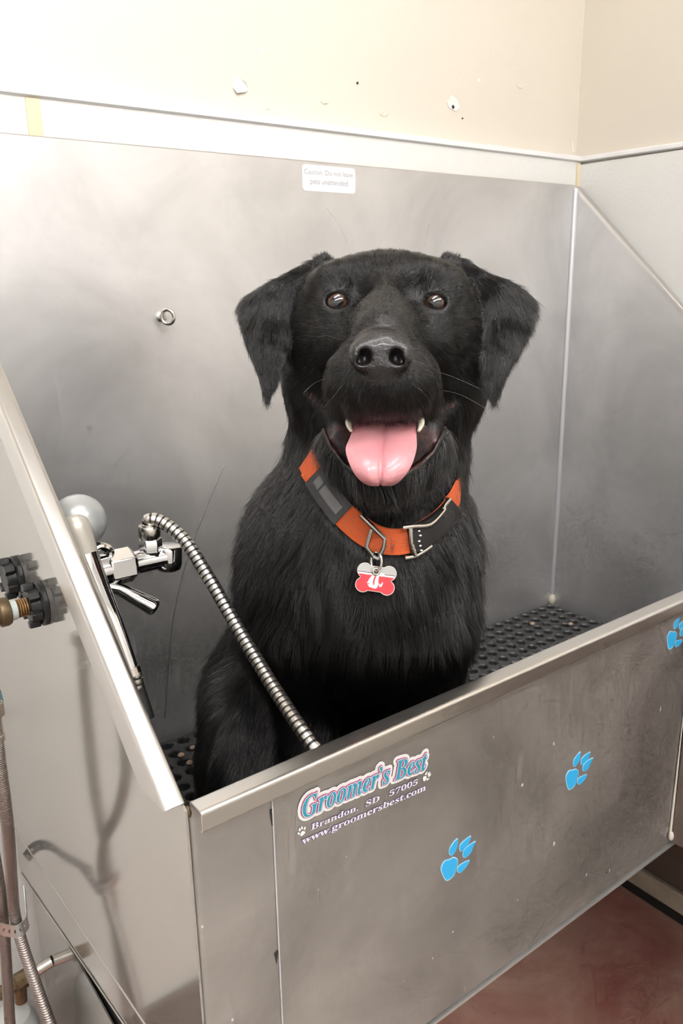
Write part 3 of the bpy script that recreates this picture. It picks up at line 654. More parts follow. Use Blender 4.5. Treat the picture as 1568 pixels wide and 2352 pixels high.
# fore legs and paws
K_((715, 1480, .955), (705, 1800, .955), .044, .029, .03); K_((705, 1800, .955), (700, 2095, .955), .029, .024, .02)
K_((978, 1450, .945), (978, 1760, .95), .038, .028, .03); K_((978, 1760, .95), (976, 2090, .960), .028, .024, .02)
for px, dp_ in ((698, .955), (976, .960)):
    E_(px, 2105, dp_-.012, .034, .024, .040, .015)
    for k_ in (-1.5, -.5, .5, 1.5): K_((px+k_*33, 2105, dp_-.025), (px+k_*36, 2130, dp_-.042), .012, .010, .006)
# right hind leg: thigh, knee, foot
E_(565, 1650, 1.03, .048, .085, .095, .04); E_(545, 1730, .975, .036, .075, .060, .035)
K_((528, 1760, .955), (525, 2010, .955), .036, .026, .02); E_(520, 2070, .93, .030, .022, .055, .012)
E_(930, 1620, 1.10, .06, .085, .10, .04)
for a, b in (((700, 1690, 1.24), (760, 1740, 1.27)), ((760, 1740, 1.27), (860, 1740, 1.25))): K_(a, b, .026, .018, .02)
# skull, brows, cheeks
E_(888, 698, .832, .074, .040, .085, .03)
E_(888, 664, .795, .062, .026, .044, .03)
E_(884, 700, .770, .048, .036, .034, .02)
for s_ in (-1, 1):
    E_(886+s_*100, 655, .766, .026, .018, .022, .016)
    E_(886+s_*135, 765, .800, .036, .052, .046, .03)
    E_(886+s_*92, 775, .757, .030, .026, .026, .02)
    E_(884+s_*158, 870, .835, .034, .045, .045, .03)
E_(884, 900, .85, .080, .075, .06, .03)
# lower jaw, opened; mouth cavity
E_(882, 1010, .765, .061, .050, .068, .022)
E_(880, 1075, .715, .030, .022, .022, .018)
MOUTH = np.array([(706, 893), (716, 910), (734, 930), (748, 985), (762, 1022), (792, 1060), (830, 1085), (880, 1092), (930, 1082), (962, 1062), (990, 1036), (1010, 996), (1030, 952), (1042, 922), (1048, 908), (1024, 922), (1000, 938), (950, 930), (880, 925), (800, 932), (764, 938), (738, 918)], float)
def poly_sdf(P, x, y):
    d = np.full(np.broadcast(x, y).shape, 1e12, np.float32); sgn = np.ones_like(d); n = len(P)
    for i in range(n):
        a = P[i]; b = P[i-1]; ex_, ey_ = b[0]-a[0], b[1]-a[1]; wx, wy = x-a[0], y-a[1]
        t_ = np.clip((wx*ex_+wy*ey_)/(ex_*ex_+ey_*ey_), 0, 1); d = np.minimum(d, (wx-ex_*t_)**2+(wy-ey_*t_)**2)
        c1 = y >= a[1]; c2 = y < b[1]; c3 = ex_*wy > ey_*wx
        sgn = np.where((c1 & c2 & c3) | (~c1 & ~c2 & ~c3), -sgn, sgn)
    return sgn*np.sqrt(d)
def f_mouth(x, y, z):
    px = W/2-x/z*FPX; py = H/2+y/z*FPX
    s2 = poly_sdf(MOUTH, px, py)*(-z)/FPX
    back = -(z+.795+.00*x)
    return np.maximum(s2, back)
carve((f_mouth, q3(690, 1100, .80)-.0, q3(1060, 860, .60)+np.array([.02, .02, 0])), .006)
# upper muzzle
K_((885, 750, .765), (877, 862, .678), .035, .0325, .020)
K_((885, 700, .752), (876, 768, .662), .027, .0225, .018)
for s_ in (-1, 1): E_(876+s_*59, 872, .676, .0265, .0265, .030, .018); E_(879+s_*68, 885, .715, .024, .026, .035, .02)
K_((876, 868, .652), (877, 897, .664), .016, .015, .012)
MUZ = [f_cap(q3(885, 750, .765), q3(877, 862, .678), .035, .0325)[0]]+[f_ell(q3(876+s_*59, 872, .676), (.0265, .0265, .030))[0] for s_ in (-1, 1)]+[f_cap(q3(876, 868, .652), q3(877, 897, .664), .017, .016)[0]]+[f_ell(q3(879+s_*68, 885, .715), (.024, .026, .035))[0] for s_ in (-1, 1)]
def muz(x, y, z): return np.minimum.reduce([f(x, y, z) for f in MUZ])
# nose leather, nostrils, lip cleft
NOSE = [q3(874, 806, .645), (.0240, .0178, .020)]
E_(874, 806, .645, .0240, .0178, .020, .004); E_(874, 842, .640, .0145, .0115, .0125, .006)
for s_ in (-1, 1):
    E_(874+s_*44, 815, .634, .0105, .0125, .0110, .005)
    carve(f_ell(q3(874+s_*36, 818, .626), (.0052, .0062, .0125)), .003); carve(f_cap(q3(874+s_*40, 828, .627), q3(874+s_*58, 832, .634), .0032, .0022), .003)
carve(f_cap(q3(874, 836, .6235), q3(875, 905, .640), .0011, .0013), .003)
# eyes: lids around the ball, almond opening
EYES = [(773, 697), (998, 699)]; EYED = .7540; EYER = .0130
for i_, (px, py) in enumerate(EYES):
    c_ = q3(px, py, EYED); union(f_ell(c_, (.0158, .0150, .0155)), .008)
    carve(f_ell(c_+np.array([0, -.0009, .012]), (.0102, .0076, .03)), .0015)
    carve(f_cap(c_+np.array([.012 if i_ == 0 else -.012, -.0035, .012]), c_+np.array([0, 0, .012]), .0015, .004), .002)
for s_ in (-1, 1): carve(f_ell(q3(884+s_*66, 655, .722), (.014, .017, .022)), .014)
# ears: folded flaps
EARS = []
for poly, ctl in ((((746, 578), (700, 606), (650, 633), (600, 659), (560, 684), (547, 706), (553, 745), (566, 790), (584, 835), (600, 878), (607, 912), (613, 920), (630, 890), (646, 850), (660, 800), (678, 755), (697, 705), (716, 655), (742, 620), (770, 600)),
                   ((735, 590, .812), (690, 720, .795), (640, 660, .785), (620, 760, .772), (555, 700, .805), (600, 860, .772), (612, 925, .778), (655, 800, .788), (770, 610, .81))),
                  (((1022, 578), (1065, 594), (1110, 624), (1160, 642), (1203, 664), (1228, 690), (1234, 715), (1219, 760), (1190, 815), (1163, 860), (1149, 900), (1137, 924), (1124, 908), (1111, 875), (1104, 820), (1099, 760), (1084, 700), (1064, 655), (1040, 625), (1005, 600)),
                   ((1035, 590, .812), (1088, 720, .795), (1140, 670, .785), (1150, 770, .772), (1228, 710, .805), (1160, 860, .772), (1138, 928, .778), (1108, 800, .788), (1005, 610, .81)))):
    ctl = np.array(ctl); n_ = len(ctl); Rm = np.linalg.norm(ctl[:, None, :2]-ctl[None, :, :2], axis=2); A = np.zeros((n_+3, n_+3)); A[:n_, :n_] = Rm; A[:n_, n_:] = np.c_[np.ones(n_), ctl[:, :2]/1000]; A[n_:, :n_] = A[:n_, n_:].T
    wgt = np.linalg.solve(A, np.r_[ctl[:, 2], 0, 0, 0])
    def f_ear(x, y, z, poly=np.array(poly, float), ctl=ctl, wgt=wgt, n_=n_):
        px = W/2-x/z*FPX; py = H/2+y/z*FPX
        d0 = wgt[n_]+wgt[n_+1]*px/1000+wgt[n_+2]*py/1000
        for i in range(n_): d0 = d0+wgt[i]*np.sqrt((px-ctl[i, 0])**2+(py-ctl[i, 1])**2)
        s2 = poly_sdf(poly, px, py)*.78/FPX; dd = np.abs(-z-d0)-.0052
        k = .006; h = np.clip(.5-.5*(dd-s2)/k, 0, 1); return dd*(1-h)+s2*h+k*h*(1-h)
    pa = np.array(poly); lo = np.minimum(q3(pa[:, 0].min(), pa[:, 1].max(), .83), q3(pa[:, 0].min(), pa[:, 1].max(), .76)); hi = np.maximum(q3(pa[:, 0].max(), pa[:, 1].min(), .83), q3(pa[:, 0].max(), pa[:, 1].min(), .76))
    lo[2], hi[2] = -.84, -.745; EARS.append((f_ear, lo, hi)); union((f_ear, lo, hi), .010)

# surface nets
def surface_nets(V):
    ins = V < 0; nx_, ny_, nz_ = V.shape
    cnt = np.zeros((nx_-1, ny_-1, nz_-1), np.int8)
    for i in (0, 1):
        for j in (0, 1):
            for k in (0, 1): cnt += ins[i:nx_-1+i, j:ny_-1+j, k:nz_-1+k]
    act = (cnt > 0) & (cnt < 8); idx = np.argwhere(act); ids = np.full(act.shape, -1, np.int32); ids[act] = np.arange(len(idx))
    acc = np.zeros((len(idx), 3)); num = np.zeros(len(idx)); cor = {}
    for c_ in np.ndindex(2, 2, 2): cor[c_] = V[idx[:, 0]+c_[0], idx[:, 1]+c_[1], idx[:, 2]+c_[2]]
    for ax_ in range(3):
        for c_ in np.ndindex(2, 2, 2):
            if c_[ax_]: continue
            e_ = list(c_); e_[ax_] = 1; a, b = cor[c_], cor[tuple(e_)]; m = (a < 0) != (b < 0); t_ = np.where(m, a/(a-b+1e-20), 0)
            p = np.tile(np.array(c_, float), (len(idx), 1)); p[:, ax_] = t_; acc += np.where(m[:, None], p, 0); num += m
    g = idx+acc/num[:, None]
    P = np.stack([np.interp(g[:, k], np.arange(len(ax_)), ax_) for k, ax_ in enumerate((gx, gy, gz))], 1)
    F = []
    for ax_ in range(3):
        o1, o2 = [(1, 2), (2, 0), (0, 1)][ax_]
        sl0 = [slice(None)]*3; sl1 = [slice(None)]*3; sl0[ax_] = slice(0, -1); sl1[ax_] = slice(1, None)
        ed = ins[tuple(sl0)] != ins[tuple(sl1)]; e_ = np.argwhere(ed); flip = ins[tuple(sl0)][ed]
        ok = (e_[:, o1] > 0) & (e_[:, o2] > 0) & (e_[:, o1] < V.shape[o1]-1) & (e_[:, o2] < V.shape[o2]-1); e_ = e_[ok]; flip = flip[ok]
        def cell(a, b):
            c_ = e_.copy(); c_[:, o1] -= a; c_[:, o2] -= b; return ids[c_[:, 0], c_[:, 1], c_[:, 2]]
        qd = np.stack([cell(1, 1), cell(0, 1), cell(0, 0), cell(1, 0)], 1); qd[~flip] = qd[~flip][:, ::-1]; F.append(qd)
    return P, np.concatenate(F)
PV, PF = surface_nets(V)
# relax the grid steps a little
ed_ = np.concatenate([PF[:, [0, 1]], PF[:, [1, 2]], PF[:, [2, 3]], PF[:, [3, 0]]])
for it in range(2):
    acc = np.zeros_like(PV); np.add.at(acc, ed_[:, 0], PV[ed_[:, 1]]); np.add.at(acc, ed_[:, 1], PV[ed_[:, 0]])
    deg = np.bincount(ed_.ravel(), minlength=len(PV))[:, None]; PV = PV+.45*(acc/np.maximum(deg, 1)-PV)
def vsample(P):
    g = [np.clip(np.interp(P[:, k], ax_, np.arange(len(ax_))), 0, len(ax_)-1.001) for k, ax_ in enumerate((gx, gy, gz))]
    i = [a.astype(int) for a in g]; f = [a-b for a, b in zip(g, i)]; r_ = 0
    for c_ in np.ndindex(2, 2, 2):
        w_ = 1
        for k in range(3): w_ = w_*(f[k] if c_[k] else 1-f[k])
        r_ = r_+w_*V[i[0]+c_[0], i[1]+c_[1], i[2]+c_[2]]
    return r_
def front(px, py, lo=.58, hi=1.2):
    """depth at which the body is first met under a point of the face or chest"""
    d = np.linspace(lo, hi, 500); P = np.stack([q3(px, py, a) for a in d]); v_ = vsample(P); k = np.argmax(v_ < 0); return d[k] if v_[k] < 0 else hi

M['skin'] = plain('black skin under the coat', (.006, .0055, .005), .6)
M['nose'] = plain('black nose leather', (.011, .0095, .0095), .36, coat=.2, bump=(420, .8, .0012))
t = NT('mouth lining'); n_ = t.noise(60, 4, .6, t.coord()); t.col(t.mix(t.ramp(n_, (.42, 0.), (.66, 1.)), (.010, .007, .007), (.13, .055, .048))); t.rough(.38); t.bump(n_, .5, .002); M['mouth'] = t.m
t = NT('tongue'); n_ = t.noise(30, 4, .5, t.coord()); n2_ = t.noise(500, 2, .5, t.coord())
t.col(t.mix(t.ramp(n_, (.35, 0.), (.7, 1.)), (.60, .245, .27), (.66, .315, .335))); t.rough(.33); t.b.inputs['Subsurface Weight'].default_value = .25; t.b.inputs['Subsurface Radius'].default_value = (.010, .004, .003); t.b.inputs['Subsurface Scale'].default_value = .5; t.b.inputs['Coat Weight'].default_value = .25; t.bump(n2_, .25, .0008); M['tongue'] = t.m
dogT = thing('dog', 'black long-coated dog with floppy ears sitting in the tub, tongue out', 'dog', tuple(at(800, 1900, 1.0)*np.array([1, 1, 0])+np.array([0, 0, ZM+.012])))
me = bpy.data.meshes.new('body'); WV = to_world(PV); me.from_pydata(WV.tolist(), [], PF.tolist())
cen = PV[PF].mean(1); mi = np.zeros(len(PF), np.int32)
fx, fy_, fz_ = cen[:, 0], cen[:, 1], cen[:, 2]; cpx = W/2-fx/fz_*FPX; cpy = H/2+fy_/fz_*FPX
near = (-fz_ < .80) & (cpy > 890) & (cpy < 1110) & (cpx > 690) & (cpx < 1060)
mm = np.zeros(len(PF), bool); ii = np.where(near)[0]; mm[ii] = (f_mouth(fx[ii], fy_[ii], fz_[ii]) < .0026) & (muz(fx[ii], fy_[ii], fz_[ii]) > np.where(cpy[ii] < 950, .010, .0045))
mi[mm] = 2
nf = f_ell(*NOSE)[0]; nn_ = np.minimum(nf(fx, fy_, fz_), f_ell(q3(874, 842, .640), (.0150, .012, .013))[0](fx, fy_, fz_))
for s_ in (-1, 1): nn_ = np.minimum(nn_, f_ell(q3(874+s_*44, 815, .634), (.0105, .0125, .011))[0](fx, fy_, fz_))
isn = (nn_ < .0022) & (-fz_ < .662); mi[isn] = 1
for m_ in (M['skin'], M['nose'], M['mouth']): me.materials.append(m_)
me.polygons.foreach_set('material_index', mi); me.polygons.foreach_set('use_smooth', np.ones(len(PF), bool)); me.update()
body = link('body', me, dogT)

# eyes
t = NT('eye'); tc = t.n('ShaderNodeTexCoord'); sp = t.n('ShaderNodeSeparateXYZ'); t.l(tc.outputs['Object'], sp.inputs[0])
ln_ = t.n('ShaderNodeVectorMath', operation='LENGTH'); cmb = t.n('ShaderNodeCombineXYZ'); t.l(sp.outputs[0], cmb.inputs[0]); t.l(sp.outputs[1], cmb.inputs[1]); t.l(cmb.outputs[0], ln_.inputs[0])
sc_ = t.n('ShaderNodeMath', operation='DIVIDE'); sc_.inputs[1].default_value = EYER; t.l(ln_.outputs[1], sc_.inputs[0])
rad = t.ramp(sc_.outputs[0], (0., (.002, .002, .002)), (.36, (.002, .002, .002)), (.42, (.016, .008, .004)), (.58, (.050, .020, .009)), (.68, (.022, .010, .006)), (.74, (.006, .004, .004)), (.85, (.012, .009, .008)))
rad.node.color_ramp.interpolation = 'LINEAR'; t.col(rad); t.rough(.12); t.b.inputs['Coat Weight'].default_value = 1.0; t.b.inputs['Coat Roughness'].default_value = .02; M['eye'] = t.m
for px, py in EYES:
    m_ = MB().ell((0, 0, 0), (EYER, EYER, EYER), 32); eo = m_.build('eye', M['eye']); eo.parent = dogT
    cw = to_world([q3(px, py, EYED)])[0]; tgt = C+np.array([0, 0, .04]); zf = tgt-cw; zf /= np.linalg.norm(zf); xr = np.cross(cu, zf); xr /= np.linalg.norm(xr); yu = np.cross(zf, xr)
    eo.matrix_parent_inverse = ROOTINV[dogT.name]; eo.matrix_basis = Matrix(((xr[0], yu[0], zf[0], cw[0]), (xr[1], yu[1], zf[1], cw[1]), (xr[2], yu[2], zf[2], cw[2]), (0, 0, 0, 1))); tag(eo, 'brown eye')
# tongue
rows = [(905, 838, 922, .738), (935, 822, 944, .722), (955, 814, 953, .708), (978, 810, 956, .696), (1000, 805, 957, .688), (1018, 796, 958, .682), (1030, 791, 958, .678), (1050, 795, 953, .672), (1070, 803, 946, .668), (1088, 812, 935, .667), (1103, 824, 922, .669), (1112, 836, 912, .673), (1117, 850, 898, .679)]
tm = MB(); nu = 21; vs = []
for top in (1, 0):
    for (py, xa, xb, d) in rows:
        for k in range(nu):
            u = k/(nu-1)*2-1; edge = abs(u)**4
            dd = d+edge*.006+(.0032*math.exp(-(u/.06)**2))-.0025*math.exp(-((abs(u)-.45)/.35)**2)
            if not top: dd += .0085*(1-abs(u)**6)**.5 if abs(u) < 1 else 0
            yy = py+(3*math.exp(-(u/.08)**2)*-1 if py > 1110 else 0)
            vs.append(to_world([q3((xa+xb)/2+(xb-xa)/2*u*(1 if top else .985), yy, dd)])[0])
nr = len(rows); fs = []
for i in range(nr-1):
    for k in range(nu-1):
        a = i*nu+k; fs.append((a, a+1, a+nu+1, a+nu)); b = nr*nu+a; fs.append((b, b+nu, b+nu+1, b+1))
    for k in (0, nu-1): a = i*nu+k; fs.append((a, a+nu, nr*nu+a+nu, nr*nu+a))
for k in range(nu-1): a = (nr-1)*nu+k; fs.append((a, a+1, nr*nu+a+1, nr*nu+a))
tm.add(vs, fs); to = tm.build('tongue', M['tongue'], dogT, True, 0, 180); sm = to.modifiers.new('s', 'SUBSURF'); sm.levels = sm.render_levels = 2
# lower canines and small teeth
for pts, r0 in ((((803, 958, .705), (801, 975, .697), (806, 990, .692)), .0032), (((966, 958, .705), (967, 975, .697), (961, 990, .692)), .0030)):
    P = [to_world([q3(*p)])[0] for p in pts][::-1]; MB().tube(catmull(P, 5), [.0012+(r0-.0012)*min(1, i/6) for i in range(11)], 12).build('tooth', M['tooth'], dogT)
for px, py, d in ((795, 958, .708), (806, 956, .70), (969, 962, .705), (962, 957, .70)):
    MB().ell(to_world([q3(px, py, d)])[0], (.0026, .0026, .0036), 10).build('tooth', M['tooth'], dogT)

# ------------------------------------------------------------------ collar
NECKC = np.array([(-1, 0)])
cpts = [(884, 1243), (842, 1226), (800, 1192), (768, 1155), (742, 1118), (722, 1088), (709, 1062)]
cptr = [(930, 1243), (970, 1224), (1005, 1198), (1030, 1168), (1042, 1145)]
def surf(px, py, off): d = front(px, py); return q3(px, py, d-off)
left = [surf(*p, .010) for p in cpts]; right = [surf(*p, .010) for p in cptr]
backp = [q3(1062, 1095, .885), q3(1050, 1035, .955), q3(960, 985, 1.01), q3(850, 965, 1.015), q3(745, 990, .965), q3(700, 1032, .90)]
loop = np.array(left[::-1]+right+backp); loop = np.array(catmull(loop, 8, True)); nC = len(loop)
for _ in range(3): loop = .5*loop+.25*(np.roll(loop, 1, 0)+np.roll(loop, -1, 0))
ctr = loop.mean(0); tgn = np.roll(loop, -1, 0)-np.roll(loop, 1, 0); tgn /= np.linalg.norm(tgn, axis=1)[:, None]
_, _, vh = np.linalg.svd(loop-ctr); nax = vh[2] if vh[2][1] > 0 else -vh[2]
outw = loop-ctr; outw -= np.outer(outw@nax, nax); outw /= np.linalg.norm(outw, axis=1)[:, None]
wid = nax[None]*.93+outw*-.36; wid -= tgn*np.sum(wid*tgn, 1)[:, None]; wid /= np.linalg.norm(wid, axis=1)[:, None]; nrm_ = np.cross(wid, tgn); nrm_ *= np.sign(np.sum(nrm_*outw, 1))[:, None]
arc_ = np.r_[0, np.cumsum(np.linalg.norm(np.diff(loop, axis=0), axis=1))]
colT = thing('dog_collar', 'orange webbing dog collar with metal buckle and black sleeve', 'collar', tuple(to_world([ctr])[0]))
def band(i0, i1, w_, th_, lift, name, mat, uvs=False, parent=None, prof=None):
    id_ = [i % nC for i in range(i0, i1+1)]; vs = []; prof = prof or [(-.5, 0), (-.47, 1), (-.25, 1.06), (.25, 1.06), (.47, 1), (.5, 0), (.45, -.3), (-.45, -.3)]; n_ = len(prof)
    for i in id_: vs += list(to_world(np.array([loop[i]+wid[i]*w_*a+nrm_[i]*(lift+th_*b) for a, b in prof])))
    fs = [(j*n_+k, j*n_+(k+1) % n_, (j+1)*n_+(k+1) % n_, (j+1)*n_+k) for j in range(len(id_)-1) for k in range(n_)]+[tuple(range(n_))[::-1], tuple((len(id_)-1)*n_+k for k in range(n_))]
    m_ = MB().add(vs, fs); me_ = bpy.data.meshes.new(name); me_.from_pydata(m_.v, [], m_.f); me_.materials.append(M[mat])
    if uvs:
        uv = me_.uv_layers.new(name='UVMap'); al = np.r_[0, np.cumsum([np.linalg.norm(loop[id_[j+1]]-loop[id_[j]]) for j in range(len(id_)-1)])]/w_
        for lp in me_.loops: uv.data[lp.index].uv = (al[lp.vertex_index//n_], prof[lp.vertex_index % n_][0]+.5)
    me_.polygons.foreach_set('use_smooth', [True]*len(me_.polygons)); me_.set_sharp_from_angle(angle=R(50)); return link(name, me_, parent or colT)
iF = int(np.argmin(np.abs(W/2-loop[:, 0]/loop[:, 2]*FPX-884)+1000*(loop[:, 2] < -.86)))
def idx_at(px, py): return int(np.argmin((W/2-loop[:, 0]/loop[:, 2]*FPX-px)**2+(H/2+loop[:, 1]/loop[:, 2]*FPX-py)**2+1e6*(loop[:, 2] < -.90)))
band(0, nC, .0265, .0022, 0, 'strap', 'orange', True)
a_, b_ = sorted((idx_at(727, 1092), idx_at(792, 1184)))
slv = band(a_, b_, .0285, .0022, .0018, 'sleeve', 'sleeve')
for f0, f1 in ((.18, .34), (.42, .92)): band(int(a_+(b_-a_)*f0), int(a_+(b_-a_)*f1), .011, .0003, .0043, 'sleeve_print', 'sleeve_print', parent=slv)
a_, b_ = sorted((idx_at(934, 1242), idx_at(1036, 1158)))
band(a_, b_, .0275, .0050, .0015, 'buckle', 'black_plastic')
def frame_pt(i, a, b): return to_world([loop[i % nC]+wid[i % nC]*a+nrm_[i % nC]*b])[0]
bk_ = [frame_pt(a_-3, .016, .0075), frame_pt(a_+2, .0155, .0085), frame_pt(int(a_+.35*(b_-a_)), .009, .0088), frame_pt(int(a_+.6*(b_-a_)), .0125, .0085), frame_pt(int(a_+.66*(b_-a_)), .0155, .008), frame_pt(int(a_+.85*(b_-a_)), .0150, .007)]
MB().tube(catmull(bk_, 4), .0021, 8).build('buckle_frame', M['bright_metal'], colT)
MB().tube([frame_pt(a_+1, .015, .0068), frame_pt(a_, 0, .0075), frame_pt(a_+1, -.0155, .006)], .0019, 8).build('buckle_frame', M['bright_metal'], colT)
MB().tube(catmull([frame_pt(a_-2, -.0158, .003), frame_pt(a_+2, -.0165, .004), frame_pt(int(a_+.3*(b_-a_)), -.0150, .005)], 4), .0020, 8).build('buckle_frame', M['bright_metal'], colT)
for k in range(5): 
    i_ = int(a_+.12*(b_-a_)); p = frame_pt(i_+k//3, -.012+.005*k, .0070); MB().ell(p, (.0022, .0022, .0012), 8).build('rivet', M['bright_metal'], colT)
m_ = int(a_+.38*(b_-a_)); P0, P1 = frame_pt(m_, -.004, .0068), frame_pt(int(a_+.80*(b_-a_)), -.004, .0068); Xd = P1-P0; wl = np.linalg.norm(Xd); Xd /= wl; nz_ = to_world([nrm_[m_ % nC]])[0]-C; Yd = np.cross(nz_, Xd); Yd /= np.linalg.norm(Yd)
if Yd @ cu < 0: Yd = -Yd
# hexagonal leash ring and split ring
def wq(px, py, d): return to_world([q3(px, py, d)])[0]
dR = front(860, 1235)-.0165
hexp = [(829, 1184, dR+.003), (858, 1212, dR-.001), (884, 1238, dR-.003), (881, 1258, dR-.003), (868, 1284, dR), (857, 1278, dR), (841, 1255, dR-.002), (853, 1216, dR-.003)]
MB().tube([wq(*p) for p in hexp[:5]], .0023, 8).build('leash_ring', M['dark_metal'], colT)
MB().tube([wq(*p) for p in (hexp[5], hexp[6], hexp[7])], .0021, 8).build('leash_ring', M['dark_metal'], colT)
MB().tube([wq(*hexp[4]), wq(*hexp[5])], .0028, 8).build('leash_ring', M['dark_metal'], colT)

# ------------------------------------------------------------------ bone tag
dT = front(862, 1335)-.016
tg_ = thing('name_tag', 'red and silver bone-shaped tag hanging from the orange collar', 'pet tag', tuple(wq(862, 1335, dT)), )
def bone(k=1.0):
    pts = []
    for cx_, cy_, a0, a1 in ((27, 16, -60, 135), (-27, 16, 45, 240), (-27, -16, 120, 315), (27, -16, 225, 420)):
        r_ = 17.5*k
        pts += [(cx_+r_*math.cos(R(a)), cy_+r_*math.sin(R(a))) for a in np.linspace(a0, a1, 14)]
    return pts
ca, sa = math.cos(R(-8)), math.sin(R(-8))
def tp(x, y, lift): return wq(863+(x*ca-y*sa)*1.03, 1330-(x*sa+y*ca)*1.03, dT-lift)
def shape(poly, lift, th_, mat, name):
    a = [tp(x, y, lift) for x, y in poly]; b = [tp(x, y, lift-th_) for x, y in poly]; n_ = len(a)
    MB().add(a+b, [tuple(range(n_)), tuple(range(n_, 2*n_))[::-1]]+[(i, (i+1) % n_, n_+(i+1) % n_, n_+i) for i in range(n_)]).build(name, M[mat], tg_, False)
bn = [p for p in bone()]; keep = [bn[14+k] for k in range(14)]
shape(bone(), 0, .0016, 'bright_metal', 'tag_plate')
inner = bone(.90)
def clip(poly, fn):
    out = []
    for i in range(len(poly)):
        a, b = poly[i-1], poly[i]; fa, fb = fn(a), fn(b)
        if (fa < 0) != (fb < 0): t_ = fa/(fa-fb); out.append((a[0]+(b[0]-a[0])*t_, a[1]+(b[1]-a[1])*t_))
        if fb < 0: out.append(b)
    return out
shape(inner, .0002, .0003, 'grey_enamel', 'enamel')
shape(clip(inner, lambda p: math.hypot(p[0], p[1]+41.5)-69), .0003, .0003, 'maroon', 'enamel')
shape(clip(inner, lambda p: math.hypot(p[0], p[1]+41.5)-67.8), .0004, .0003, 'white_enamel', 'enamel')
shape(clip(inner, lambda p: math.hypot(p[0], p[1]+41.5)-63.5), .0005, .0003, 'red_enamel', 'enamel')
EMB = [[(-18, -12), (-14, -2), (-8, 8), (-2, 13), (1, 13), (-4, 2), (-5, -8), (-3, -14), (-1, -14), (-1, -3), (1, 6), (5, 14), (9, 16), (14, 14), (18, 15), (19, 11), (15, 10), (13, 6), (10, 9), (7, 6), (7, -2), (8, -12), (6, -19), (2, -22), (-12, -19), (-14, -16), (-10, -15), (-17, -16), (-11, -11)],
       [(9, -7), (12, -12), (15, -8), (16, -3), (18, -8), (16, -15), (12, -17), (9, -13)], [(4, 14), (7, 19), (6, 14)]]
for e_ in EMB: shape([(x-1, y) for x, y in e_], .0007, .0003, 'white_enamel', 'emblem')
MB().tube([tp(math.cos(a)*7-2, math.sin(a)*7+17, .0010) for a in np.linspace(0, 2*math.pi, 21)[:-1]], .0013, 8, closed=True).build('eyelet', M['bright_metal'], tg_)
MB().lathe(tp(-2, 17, .0009), C-tp(-2, 17, 0), [(0, .0022), (.0004, .0022)], 14).build('eyelet_hole', M['hole'], tg_)
MB().tube([wq(864+12*math.cos(a), 1290+22*math.sin(a), dT-.002-.004*math.cos(a*1.0)) for a in np.linspace(0, 2*math.pi, 29)[:-1]], .0012, 8, closed=True).build('split_ring', M['bright_metal'], tg_)

# ------------------------------------------------------------------ coat
tri = np.concatenate([PF[:, [0, 1, 2]], PF[:, [0, 2, 3]]]); tmi = np.r_[mi, mi]
A_, B2, C2 = PV[tri[:, 0]], PV[tri[:, 1]], PV[tri[:, 2]]; cr_ = np.cross(B2-A_, C2-A_); ar = np.linalg.norm(cr_, axis=1)/2; tn = cr_/(2*ar[:, None]+1e-12)
vn = np.zeros_like(PV)
for k in range(3): np.add.at(vn, tri[:, k], cr_)
vn /= np.linalg.norm(vn, axis=1)[:, None]+1e-12
if np.mean(np.sum((vsample(PV+vn*.003)[:, None] > 0), 1)) < .5: vn = -vn
tc_ = (A_+B2+C2)/3; tpx = W/2-tc_[:, 0]/tc_[:, 2]*FPX; tpy = H/2+tc_[:, 1]/tc_[:, 2]*FPX; td = -tc_[:, 2]
headw = np.clip((980-tpy)/80, 0, 1)*np.clip((.90-td)/.05, 0, 1)
dens = np.where(tmi == 0, 1., 0.)*ar*(1.+2.4*headw)
facing = (np.sum(vn[tri[:, 0]]*(-tc_/np.linalg.norm(tc_, axis=1)[:, None]), 1) > -.35); dens *= np.where(facing, 1., .12); dens *= np.where(tpy > 1950, .25, 1.)
NH = 400000
ti = rng.choice(len(tri), NH, p=dens/dens.sum()); r1, r2 = rng.random(NH), rng.random(NH); sq_ = np.sqrt(r1); w0, w1_, w2_ = 1-sq_, sq_*(1-r2), sq_*r2
root = A_[ti]*w0[:, None]+B2[ti]*w1_[:, None]+C2[ti]*w2_[:, None]
nr_ = vn[tri[ti, 0]]*w0[:, None]+vn[tri[ti, 1]]*w1_[:, None]+vn[tri[ti, 2]]*w2_[:, None]; nr_ /= np.linalg.norm(nr_, axis=1)[:, None]+1e-9
px = W/2-root[:, 0]/root[:, 2]*FPX; py = H/2+root[:, 1]/root[:, 2]*FPX; dd = -root[:, 2]
# flow of the coat: away from the nose over the face, down the neck and legs, towards the tips of the ears
nosep = q3(876, 800, .655); rel = root-nosep; dist = np.linalg.norm(rel, axis=1)
face = rel/dist[:, None]; face[:, 2] -= .75; face[:, 0] *= 1.0
side = np.clip((px-875)/220, -1.2, 1.2)
down = np.stack([side*.45, -np.ones(NH), np.full(NH, -.05)], 1)
wv_ = .22*np.sin(px*.031+py*.017)+.18*np.sin(px*.013-py*.045+2); down[:, 0] += wv_
hw = np.clip((985-py)/130, 0, 1)*np.clip((.90-dd)/.06, 0, 1)
flow = face*hw[:, None]+down*(1-hw)[:, None]
ew = np.zeros(NH); 
for i_, (fe, lo, hi) in enumerate(EARS):
    near_ = (px < 720) if i_ == 0 else (px > 1055)
    e_ = near_ & (py < 945) & (fe(root[:, 0], root[:, 1], root[:, 2]) < .003); s_ = -1 if i_ == 0 else 1
    out_ = np.clip((760-py)/160, 0, 1)
    ef = np.stack([s_*(.85*out_-.12), -.45-.6*(1-out_), np.zeros(NH)], 1); flow[e_] = ef[e_]; ew[e_] = 1
